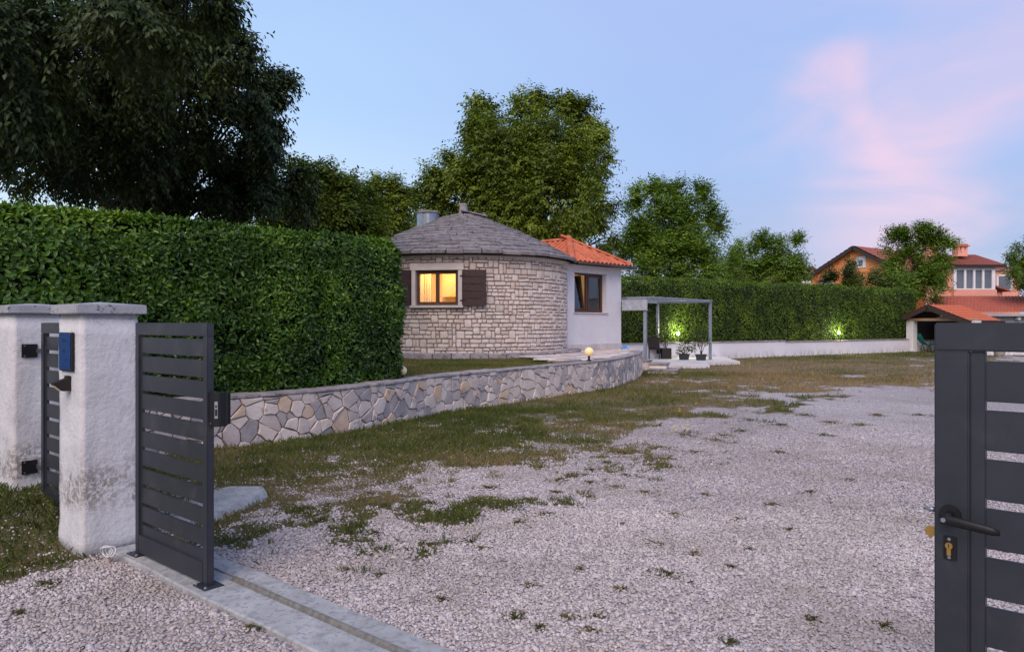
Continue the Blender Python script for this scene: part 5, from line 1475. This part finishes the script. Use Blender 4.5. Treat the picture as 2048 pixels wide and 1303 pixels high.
tree('hackberry_tree', 'huge dark green tree at upper left overhanging the tall hedge', (-7.3, 15.6, .6), 2.1, .26,
     LB([(300, 150, 13, 190), (130, 250, 12, 175), (440, 260, 14, 105), (455, 345, 15, 95), (300, 315, 14.5, 120), (50, 80, 9, 190), (240, -20, 9, 150), (375, -5, 10, 85), (60, 330, 15, 95), (515, 330, 15.5, 62), (-20, 180, 10, 150),
         (420, 110, 12.5, 80), (480, 180, 13.5, 60), (170, 120, 10.5, 170), (200, -220, 13, 230), (-230, 120, 13, 260), (380, -160, 13, 110), (190, 365, 16, 75), (560, 345, 15.5, 52), (535, 265, 15, 62), (510, 180, 14.5, 62), (585, 385, 16, 42), (500, 395, 16, 60), (455, 90, 12, 62), (540, 215, 15, 40), (400, 380, 16, 70)]),
     23000, 9, .108, .046, 'leaf_dark', 601, six=False, droop=.75, cl=.30, shell=.40, tl=3.6, fork=(-7.2, 15.2, 3.2), tpc=75)
tree('leafy_tree', 'yellowish green bushy tree rising behind the tall hedge', (-5.6, 20.0, 0), 2.4, .13,
     LB([(620, 385, 19, 48), (565, 415, 19, 55), (675, 395, 19, 45), (715, 425, 20, 45), (620, 445, 19, 75), (700, 465, 20, 60), (655, 352, 19, 20), (600, 350, 19, 18), (520, 400, 19.5, 45), (545, 460, 19, 60), (640, 410, 18.5, 50), (700, 365, 20, 16)]),
     7000, 8, .12, .055, 'leaf_mid', 602, droop=.35, cl=.32, shell=.45, dark=.12)
tree('dark_tree', 'dark narrow tree between the yellowish tree and the round house', (-4.4, 26, 0), 2.6, .13,
     LB([(762, 388, 26, 36), (790, 415, 26, 28), (770, 440, 26, 48), (745, 470, 26, 45), (800, 465, 27, 35), (740, 375, 26, 18), (800, 385, 26, 12)]),
     3600, 8, .13, .062, 'leaf_mid', 603, droop=.4, dark=-.05)
tree('big_tree', 'large broad tree standing behind the round stone house', (.9, 33, 0), 3.2, .32,
     LB([(1005, 258, 31, 58), (1062, 232, 32, 42), (1085, 300, 31, 85), (1000, 330, 30, 85), (905, 370, 31, 62), (862, 415, 31, 45), (1150, 255, 33, 46), (1175, 330, 33, 52), (1185, 420, 33, 48), (1100, 400, 30, 105), (1000, 430, 31, 90),
         (948, 300, 32, 44), (1165, 218, 33, 22), (1064, 202, 32, 18), (880, 455, 31, 55), (1205, 470, 34, 34), (1195, 275, 33, 26), (965, 225, 31.5, 28), (1120, 205, 33, 16), (925, 330, 31, 35)]),
     13500, 9, .17, .078, 'leaf_mid', 604, droop=.55, cl=.34, shell=.48, dark=.02)
tree('airy_tree', 'airy light green tree with sky showing through right of the annex', (7.6, 39, 0), 2.0, .14,
     LB([(1288, 425, 38, 40), (1335, 402, 38, 38), (1385, 415, 38, 34), (1340, 465, 38, 62), (1268, 478, 38, 38), (1405, 478, 38, 38), (1440, 445, 38, 16), (1320, 525, 37, 60), (1390, 530, 37, 50), (1258, 540, 36, 42), (1270, 385, 38, 14), (1305, 378, 38, 14), (1355, 378, 38, 14), (1395, 382, 38, 10), (1420, 425, 38, 12), (1300, 470, 38, 50), (1375, 470, 38, 45), (1430, 530, 38, 38), (1240, 500, 37, 35)]),
     6800, 8, .17, .075, 'leaf_green', 605, droop=.12, cl=.36, shell=.30, dark=-.06, tpc=38)
tree('small_tree', 'small ragged tree behind the far hedge left of the orange house', (15.5, 47, 0), 2.0, .12,
     LB([(1488, 500, 46, 24), (1530, 502, 46, 28), (1580, 500, 46, 20), (1500, 535, 46, 36), (1568, 532, 46, 34), (1600, 535, 46, 20), (1525, 475, 46, 9), (1590, 480, 46, 9), (1548, 485, 46, 10), (1470, 540, 46, 30), (1535, 545, 46, 36)]),
     3400, 8, .17, .075, 'leaf_green', 606, droop=.15, cl=.36, shell=.30, tpc=38)
tree('bush', 'yellow green bush poking above the far hedge', (11.5, 41.5, 1.0), .8, .06,
     LB([(1440, 552, 41, 24), (1475, 560, 41, 22), (1420, 570, 41, 25), (1510, 565, 41, 20), (1555, 562, 42, 18), (1460, 540, 41, 12)]), 700, 8, .12, .05, 'leaf_mid', 607, droop=.1, cat='bush', dark=-.1)
tree('garden_tree', 'bushy green tree in front of the salmon house', (27.6, 53, 0), 2.2, .14,
     LB([(1798, 490, 52, 28), (1850, 488, 52, 30), (1880, 500, 52, 22), (1815, 540, 52, 46), (1868, 540, 52, 34), (1790, 568, 51, 34), (1855, 575, 51, 30), (1800, 462, 52, 9), (1840, 460, 52, 12), (1895, 478, 52, 9), (1870, 468, 52, 8)]),
     4200, 8, .19, .085, 'leaf_green', 608, droop=.2, cl=.34, shell=.4)
tree('bush', 'low dark bush in front of the orange gable', (22.8, 51, 0), 1.2, .08,
     LB([(1690, 545, 50, 24), (1720, 552, 50, 26), (1672, 560, 50, 20), (1745, 568, 50, 24), (1700, 575, 50, 25)]), 1300, 8, .18, .08, 'leaf_dark', 609, droop=.2, cat='bush', dark=-.25)
tree('garden_tree', 'dense green tree at the right edge beside the salmon house', (35.3, 51, 0), 2.2, .14,
     LB([(2048, 540, 50, 34), (2075, 500, 50, 34), (2090, 560, 50, 40), (2040, 508, 50, 16)]), 1900, 8, .18, .08, 'leaf_green', 610, droop=.3, dark=.05)
tree('far_tree', 'dark far tree beside the small white gable', (27.5, 72, 0), 2.0, .12, LB([(1605, 545, 70, 12), (1590, 552, 70, 12), (1612, 538, 70, 5)]), 220, 8, .18, .08, 'leaf_dark', 611, droop=.2)

def potted(u, v, z, hw_, hh, label, lobes, n, seed, mt='leaf_dark', square=False, name='potted_plant'):
    x, y = gp(u, v, z); t_ = thing(name, (x, y, z), label, 'potted plant', 'potted plants on the patio')
    k = y / FPX
    pot = MB()
    if square: pot.box(x - hw_, x + hw_, y - hw_, y + hw_, z, z + hh)
    else:
        sec = [(.78, 0), (.90, .80), (1.0, .82), (1.02, 1.0), (.92, 1.0), (.90, .86)]
        pts = []
        for q, zz in sec: pts += [(x + sx_ * hw_ * q * (1.3 if not square else 1), y + sy * hw_ * q * .8, z + zz * hh) for sx_, sy in ((-1, -1), (1, -1), (1, 1), (-1, 1))]
        fs = [(i * 4 + j, i * 4 + (j + 1) % 4, i * 4 + 4 + (j + 1) % 4, i * 4 + 4 + j) for i in range(5) for j in range(4)] + [(3, 2, 1, 0), (20, 21, 22, 23)]
        pot.add(pts, fs)
    pot.build('planter' if square else 'pot', MT['rattan'] if square else MT['pot'], t_, bevel=.008, seg=1)
    st_m = MB(); rg_ = np.random.default_rng(seed); pos_, a_ = [], []
    for (uu, vv, rr_) in lobes:
        c = P(uu, vv, y); st_m.tube([(x + rg_.uniform(-.04, .04), y, z + hh * .85), ((x + c[0]) / 2 + .02, y + .02, (z + hh + c[2]) / 2), tuple(c)], [.014, .011, .005], 6)
        d = unit(rg_.normal(0, 1, (n, 3))); pos_.append(c + d * (rr_ * k * rg_.random(n) ** .5)[:, None]); a_.append(d + rg_.normal(0, .5, (n, 3)))
    st_m.build('stem', MT['bark'], t_, smooth=True)
    pos_ = np.concatenate(pos_); a_ = np.concatenate(a_); m_ = len(pos_)
    V, F_, v_ = leaves(pos_, a_, unit(rg_.normal(0, .6, (m_, 3)) + np.array([0, -.3, 1.])), rg_.uniform(.05, .10, m_), rg_.uniform(.025, .045, m_), np.clip(rg_.normal(.5, .25, m_), 0, 1))
    o = put('foliage', np_mesh('foliage', V - np.array(org(t_)), F_, MT[mt], v_), t_, Matrix.Translation(org(t_))); tag(o, kind='stuff')
potted(1368, 719, .12, .16, .24, 'dark potted shrub with full round foliage on the patio', [(1368, 695, 12), (1360, 700, 9), (1378, 690, 12), (1372, 680, 8), (1385, 697, 7)], 120, 71)
potted(1402, 720, .12, .16, .24, 'potted little tree with thin stems beside the far pergola post', [(1402, 672, 14), (1412, 682, 9), (1390, 668, 12), (1408, 660, 10), (1396, 685, 8)], 100, 72)
potted(1332, 717, .12, .19, .44, 'plant with wispy foliage in a square dark rattan planter', [(1328, 668, 14), (1318, 660, 14), (1338, 675, 8), (1310, 668, 9)], 80, 73, square=True)

# ------------------------------------------------------------------ shelter at the far end of the yard
SO = P(1812, 645, 41.6); SF = frame((SO[0], 41.6, 0), (1, 0, 0), (0, 1, 0))
SF = SF @ Matrix.Rotation(rad(-60), 4, 'Z')
sh = thing('garden_shelter', (SO[0] + 2.2, 41.0, 0), 'open garden shelter with dark timber gable, white pier and orange tiled roof', 'shelter')
sw_, ap_u = 4.35, 1.37
MB(SF).box(0, .40, 0, .40, -.05, 1.70).build('pier', MT['whitewall'], sh, bevel=.01)
MB(SF).box(3.4, 3.8, 0, .40, -.05, 1.70).build('pier', MT['whitewall'], sh, bevel=.01)
MB(SF).box(.402, 2.498, .30, .42, -.05, .0).build('floor_edge', MT['pavement'], sh)
MB(SF).box(0, 3.8, 2.5, 2.7, -.05, 1.70).build('back_wall', MT['darktimber'], sh)
MB(SF).box(.002, .25, .402, 2.498, -.05, .62).build('side_wall', MT['whitewall'], sh)
MB(SF).box(.06, .16, .402, 2.498, .63, 1.70).build('side_lattice', MT['darktimber'], sh)
MB(SF).box(3.5, 3.7, .402, 2.498, -.05, 1.70).build('side_wall', MT['darktimber'], sh)
MB(SF).box(.0, 3.8, .02, .18, 1.702, 1.84).build('tie_beam', MT['timber'], sh)
apx, apz, ez = 1.39, 2.54, 1.80
xl, xr = -.35, 3.55
def slope_box(x0, z0_, x1, z1_, y0, y1, t0, t1):
    d = Vector((x1 - x0, 0, z1_ - z0_)); n_ = Vector((-d.z, 0, d.x)).normalized()
    if n_.z < 0: n_ = -n_
    a, b_ = Vector((x0, 0, z0_)), Vector((x1, 0, z1_))
    return [tuple(q + n_ * t_ + Vector((0, y, 0))) for y in (y0, y1) for t_ in (t0, t1) for q in (a, b_)]
BXF = [(0, 1, 3, 2), (4, 6, 7, 5), (0, 4, 5, 1), (2, 3, 7, 6), (0, 2, 6, 4), (1, 5, 7, 3)]
for x1, z1_ in ((xl, ez), (xr, ez - .12)):
    MB(SF).add(slope_box(apx, apz, x1, z1_, -.35, -.27, -.24, .0), BXF).build('bargeboard', MT['darktimber'], sh, bevel=.006, seg=1)
    MB(SF).add(slope_box(apx, apz, x1, z1_, -.268, 2.75, -.10, -.02), BXF).build('roof_boarding', MT['darktimber'], sh)
MB(SF).add([(apx - .55, .05, 2.20), (apx + .6, .05, 2.20), (apx + .35, .05, 2.28), (apx - .3, .05, 2.28), (apx - .55, .12, 2.20), (apx + .6, .12, 2.20), (apx + .35, .12, 2.28), (apx - .3, .12, 2.28)], [(0, 1, 2, 3), (7, 6, 5, 4), (0, 4, 5, 1), (1, 5, 6, 2), (2, 6, 7, 3), (3, 7, 4, 0)]).build('collar_beam', MT['timber'], sh)
def tile_sheet(Fm_, quad, nrow, ncol, mt, parent, name='tiles', amp=.035, step=.03):
    """rows of pantiles as one corrugated, stepped surface: quad = eave0, eave1, top1, top0"""
    e0, e1, t1, t0 = [Vector(q) for q in quad]; vs = []; fs = []; sub = 4
    nrm = (e1 - e0).cross(t0 - e0).normalized()
    if nrm.z < 0: nrm = -nrm
    nc = ncol * sub + 1
    for r in range(nrow):
        for q, lift in ((r / nrow, step), (min(1., (r + 1.02) / nrow), .0)):
            a, b_ = e0.lerp(t0, q), e1.lerp(t1, q)
            for c_ in range(nc):
                f_ = c_ / (nc - 1); h_ = amp * (.5 + .5 * math.cos(2 * math.pi * c_ / sub))
                vs.append(a.lerp(b_, f_) + nrm * (h_ + lift))
        b0 = r * 2 * nc
        fs += [(b0 + c_, b0 + c_ + 1, b0 + nc + c_ + 1, b0 + nc + c_) for c_ in range(nc - 1)]
        if r: fs += [(b0 - nc + c_, b0 - nc + c_ + 1, b0 + c_ + 1, b0 + c_) for c_ in range(nc - 1)]
    mb = MB(Fm_); mb.add(vs, fs)
    rr_ = random.Random(len(vs))
    o = mb.build(name, MT[mt], parent); tag(o, kind='stuff'); return o
tile_sheet(SF, [(xr, -.30, ez - .12), (xr, 2.75, ez - .12), (apx, 2.75, apz), (apx, -.30, apz)], 9, 16, 'tile', sh, 'roof_tiles')
tile_sheet(SF, [(xl, 2.75, ez), (xl, -.30, ez), (apx, -.30, apz), (apx, 2.75, apz)], 8, 16, 'tile', sh, 'roof_tiles')
MB(SF).tube([SF @ Vector((xr + .06, -.3, ez - .22)), SF @ Vector((xr + .06, 2.85, ez - .22))], .06, 8).build('gutter', MT['gutter'], sh)
# teal deck chair inside it
x, y = gp(1852, 702, 0.0); x, y = 22.74, 41.29
dc = thing('deck_chair', (x, y, 0), 'teal sling reclining chair inside the garden shelter', 'chair')
DM = Matrix.Translation((x, y, .0))
def sling(pts, w, nm):
    vs = [(px, yy, pz) for px, pz in pts for yy in (-w, w)]; vs2 = [(a, b_, c_ - .02) for a, b_, c_ in vs]; n = len(vs); k = len(pts)
    fs = [(2 * i, 2 * i + 1, 2 * i + 3, 2 * i + 2) for i in range(k - 1)] + [(n + 2 * i + 2, n + 2 * i + 3, n + 2 * i + 1, n + 2 * i) for i in range(k - 1)]
    fs += [(2 * i, 2 * i + 2, n + 2 * i + 2, n + 2 * i) for i in range(k - 1)] + [(2 * i + 1, n + 2 * i + 1, n + 2 * i + 3, 2 * i + 3) for i in range(k - 1)] + [(0, n, n + 1, 1), (n - 2, n - 1, 2 * n - 1, 2 * n - 2)]
    MB(DM).add(vs + vs2, fs).build(nm, MT['teal'], dc)
sling([(-.38, 1.0), (-.30, .82), (-.16, .58), (.0, .40)], .28, 'backrest'); sling([(.01, .39), (.25, .38), (.52, .44)], .28, 'seat')
for yy in (-.30, .30):
    for (a, b_) in (((-.05, .38), (-.05, 0)), ((.0, .38), (.18, 0)), ((.45, .40), (.30, 0)), ((.45, .40), (.52, 0))):
        MB().tube([DM @ Vector((a[0], yy, a[1])), DM @ Vector((b_[0], yy, b_[1]))], .018, 7).build('leg', MT['black'], dc)
    MB().tube([DM @ Vector((-.12, yy, .60)), DM @ Vector((.10, yy, .63)), DM @ Vector((.45, yy, .60)), DM @ Vector((.45, yy, .40))], .018, 7).build('armrest', MT['black'], dc)

# ------------------------------------------------------------------ houses beyond
def wall_prism(parent, nm, poly_xz, y0, y1, M, mt):
    n = len(poly_xz); mb = MB(M)
    mb.add([(x, y0, z) for x, z in poly_xz] + [(x, y1, z) for x, z in poly_xz], [tuple(range(n)), tuple(range(2 * n - 1, n - 1, -1))] + [(i, (i + 1) % n, n + (i + 1) % n, n + i) for i in range(n)])
    return mb.build(nm, MT[mt], parent)
OY = 62.0; px = lambda u, Y=OY: (u - 1024) / FPX * Y
pz = lambda v, Y=OY: CAMH - (v - 645) / FPX * Y
oh = thing('orange_house', (29, 62, 0), 'orange rendered gable house behind the hedge with dark roof edge', 'house')
I4 = Matrix.Identity(4)
OG = frame((27.5, 60.0, 0), (.6, -.8, 0), (.8, .6, 0)); OHW, OEZ, OAZ = 3.9, 5.40, 7.55
wall_prism(oh, 'wall', [(-OHW, 0), (OHW, 0), (OHW, OEZ), (0, OAZ), (-OHW, OEZ)], 0, 11, OG, 'orange')
for sgn in (-1, 1):
    xe, ze = sgn * (OHW + .45), OEZ - .25 * 1.0
    MB(OG).add(slope_box(0, OAZ + .12, xe, ze + .12, -.5, -.42, -.22, .02), BXF).build('bargeboard', MT['gutter'], oh)
    MB(OG).add(slope_box(0, OAZ + .12, xe, ze + .12, -.418, 11.4, -.12, .0), BXF).build('roof_deck', MT['tile_far'], oh)
    tile_sheet(OG, [(xe, -.42, ze + .14), (xe, 11.4, ze + .14), (0, 11.4, OAZ + .14), (0, -.42, OAZ + .14)], 12, 40, 'tile_far', oh, 'roof_tiles', .06, .04)
MB(OG).box(.0, .85, -.06, -.001, 5.95, 6.85).build('window_surround', MT['white'], oh, bevel=.02)
MB(OG).box(.25, .60, -.075, -.061, 6.1, 6.6).build('window', MT['darkglass'], oh)
MB(OG).box(-3.3, -1.6, -.45, -.002, 5.05, 5.22).build('canopy', MT['tile_far'], oh)
MB(OG).box(-3.0, -1.8, -.06, -.002, 4.2, 5.0).build('window_surround', MT['white'], oh)
def chimney(parent, u0, u1, vt, vb, Y, mt='pink'):
    x0, x1 = px(u0, Y), px(u1, Y); zt_, zb_ = pz(vt, Y), pz(vb, Y); h = zt_ - zb_; w = x1 - x0
    MB().box(x0, x1, Y, Y + w, zb_, zb_ + h * .50).build('chimney', MT[mt], parent)
    for a in (0, .39, .78):
        for c_ in (0, .78):
            MB().box(x0 + w * a, x0 + w * (a + .22), Y + w * c_, Y + w * (c_ + .22), zb_ + h * .502, zb_ + h * .78).build('chimney_post', MT[mt], parent)
    MB().box(x0 - w * .14, x1 + w * .14, Y - w * .14, Y + w * 1.14, zb_ + h * .782, zb_ + h * .88).build('chimney_cap', MT['tile_mid'], parent)
    MB().box(x0 - w * .02, x1 + w * .02, Y - w * .02, Y + w * 1.02, zb_ + h * .882, zt_).build('chimney_lid', MT['tile_mid'], parent)
PY = 57.0
ph_ = thing('salmon_house', (px(1940, PY), PY + 4, 0), 'salmon house with tiled hip roof and wide white window beside the tree', 'house')
x0, x1 = px(1850, PY), px(1990, PY)
MB().box(x0, x1, PY, PY + 8, 0, pz(531, PY)).build('wall', MT['pink'], ph_)
ry = PY + 3.4
ev, rz_ = pz(532, PY), pz(502.5, PY + 3.4)
ex0, ex1 = px(1840, PY), px(2005, PY)
rp = [(ex0, PY - .5, ev), (ex1, PY - .5, ev), (px(1948, ry), ry, pz(510, ry)), (px(1880, ry), ry, pz(510, ry))]
tile_sheet(I4, rp, 12, 34, 'tile_far', ph_, 'roof_tiles', .05, .045)
MB().add([rp[0], rp[1], rp[2], rp[3], (ex1, PY + 8.5, ev), (ex0, PY + 8.5, ev)], [(1, 4, 2), (0, 3, 5), (3, 2, 4, 5), (0, 5, 4, 1)]).build('roof', MT['tile_far'], ph_)
MB().box(ex0, ex1, PY - .56, PY - .502, ev - .14, ev + .0).build('gutter', MT['gutter'], ph_)
chimney(ph_, 1915.5, 1935.5, 487.5, 512, PY + 1.4)
chimney(ph_, 1857, 1877, 470, 512, PY + 3.2)
# bay window
ws_ = MB()
U0, U1, V0, V1 = 1903, 1985.5, 534.5, 579
ws_.box(px(U0, PY), px(U1, PY), PY - .30, PY - .002, pz(540, PY), pz(V0, PY)); ws_.box(px(U0, PY), px(U1, PY), PY - .30, PY - .002, pz(V1, PY), pz(577, PY))
for a, b_ in ((U0, 1908.5), (1924, 1928), (1942, 1946), (1960, 1964), (1979, U1)):
    ws_.box(px(a, PY), px(b_, PY), PY - .30, PY - .002, pz(577, PY) + .001, pz(540, PY) - .001)
wf = ws_.build('bay_window', MT['white'], ph_)
for a, b_ in ((1908.5, 1924), (1928, 1942), (1946, 1960), (1964, 1979)):
    MB().box(px(a, PY), px(b_, PY), PY - .16, PY - .15, pz(577, PY) + .001, pz(540, PY) - .001).build('pane', MT['darkglass'], wf)
MB().box(px(1903, PY), px(1988, PY), PY - .34, PY - .003, pz(592, PY), pz(579.2, PY)).build('bay_parapet', MT['pink'], ph_)
# lower wing at the right with small roof
SY = PY + 3
MB().box(px(1985, SY), px(2040, SY), SY, SY + 5, 0, pz(540, SY)).build('side_wing', MT['pink'], ph_)
tile_sheet(I4, [(px(1982, SY), SY - .3, pz(541, SY)), (px(2046, SY), SY - .3, pz(541, SY)), (px(2040, SY), SY + 2.5, pz(530, SY)), (px(1985, SY), SY + 2.5, pz(530, SY))], 5, 16, 'tile_far', ph_, 'wing_tiles', .05, .04)
MB().box(px(1992, SY), px(2024, SY), SY - .08, SY - .002, pz(580, SY), pz(549, SY)).build('wing_window', MT['white'], ph_)
MB().box(px(1996, SY), px(2020, SY), SY - .1, SY - .081, pz(578, SY), pz(552, SY)).build('wing_pane', MT['darkglass'], ph_)
mb = MB(); mb.add([(px(1990, PY), PY - .2, pz(571, PY)), (px(2018, PY), PY - .2, pz(580, PY)), (px(1990, PY), PY + 2, pz(571, PY)), (px(2018, PY), PY + 2, pz(580, PY)), (px(1990, PY), PY - .2, pz(574, PY)), (px(2018, PY), PY - .2, pz(583, PY)), (px(1990, PY), PY + 2, pz(574, PY)), (px(2018, PY), PY + 2, pz(583, PY))],
                  [(0, 1, 3, 2), (4, 6, 7, 5), (0, 4, 5, 1), (2, 3, 7, 6), (0, 2, 6, 4), (1, 5, 7, 3)]).build('stair_roof', MT['tile_far'], ph_)
MB().box(px(1991, PY), px(2010, PY), PY + .3, PY + 1.8, 0, pz(583.5, PY)).build('stair_wall', MT['pink'], ph_)
# long low outbuilding in front
LY = 49.0
lo_ = thing('outbuilding', (px(1990, LY), LY + 2, 0), 'long low outbuilding with red tiled roof and grey wall at right', 'outbuilding')
tile_sheet(I4, [(px(1868, LY), LY, pz(626, LY)), (px(2180, LY), LY, pz(626, LY)), (px(2180, LY + 3.5), LY + 3.5, pz(592.5, LY + 3.5)), (px(1868, LY + 3.5), LY + 3.5, pz(592.5, LY + 3.5))], 10, 46, 'tile_mid', lo_, 'roof_tiles', .06, .05)
MB().box(px(1874, LY), px(2170, LY), LY + .55, LY + 6.5, 0, pz(629, LY)).build('wall', MT['greywall'], lo_)
MB().box(px(1868, LY), px(2180, LY), LY - .02, LY + .54, pz(632, LY), pz(627.5, LY)).build('soffit', MT['greywall'], lo_)
MB().tube([(px(2043, LY), LY + .2, pz(636, LY)), (px(2043, LY), LY + .5, pz(636, LY))], .12, 10).build('wall_lamp', MT['white'], lo_)
# pale house with aerial far off
AY = 78.0
sm = thing('pale_house', (px(1625, AY), AY + 3, 0), 'small pale gabled house far off with a television aerial', 'house')
wall_prism(sm, 'wall', [(px(1594, AY), 0), (px(1652, AY), 0), (px(1652, AY), pz(555, AY)), (px(1623, AY), pz(535, AY)), (px(1594, AY), pz(555, AY))], AY, AY + 8, I4, 'white')
for b_ in ((1590, 557), (1656, 557)):
    pa, pb = Vector((px(1623, AY), 0, pz(533, AY))), Vector((px(b_[0], AY), 0, pz(b_[1], AY)))
    MB().add(slope_box(pa.x, pa.z, pb.x, pb.z, AY - .4, AY + 8.3, -.12, .02), BXF).build('roof', MT['tile_far'], sm)
ae = MB(); ax_ = px(1628, AY)
ae.tube([(ax_, AY + 2, pz(545, AY)), (ax_, AY + 2, pz(512, AY))], .045, 6).tube([(ax_ - .55, AY + 2, pz(525.5, AY)), (ax_ + .5, AY + 2, pz(524.5, AY))], .03, 6)
for q in (-.5, -.25, .1, .4): ae.tube([(ax_ + q, AY + 1.6, pz(525, AY)), (ax_ + q, AY + 2.4, pz(525, AY))], .02, 5)
ae.build('aerial', MT['steel'], sm)

# things glimpsed through the top gap of the sliding gate
x, y = gp(1999, 712, 0)
fpz = thing('flower_pot', (x, y, 0), 'grey stone flower pot on the gravel glimpsed through the sliding gate', 'pot')
MB().lathe((x, y, 0), [(.18, 0), (.22, .06), (.30, .42), (.33, .44), (.33, .50), (.28, .50), (.27, .42)], 18).build('bowl', MT['terracotta'], fpz, smooth=False)
MB().lathe((x, y, .41), [(.26, 0), (.26, .02), (.05, .04)], 14).build('soil', MT['lawn'], fpz)
wy = 37.0
yw = thing('yard_wall', (px(2000, wy), wy, 0), 'low white wall across the far right of the gravel yard', 'wall')
MB().box(px(1935, wy), px(2300, wy), wy, wy + .25, -.05, .62).build('wall_panel', MT['lowwall'], yw)
MB().box(px(1933, wy), px(2302, wy), wy - .04, wy + .29, .622, .66).build('coping', MT['coping'], yw, bevel=.006, seg=1)
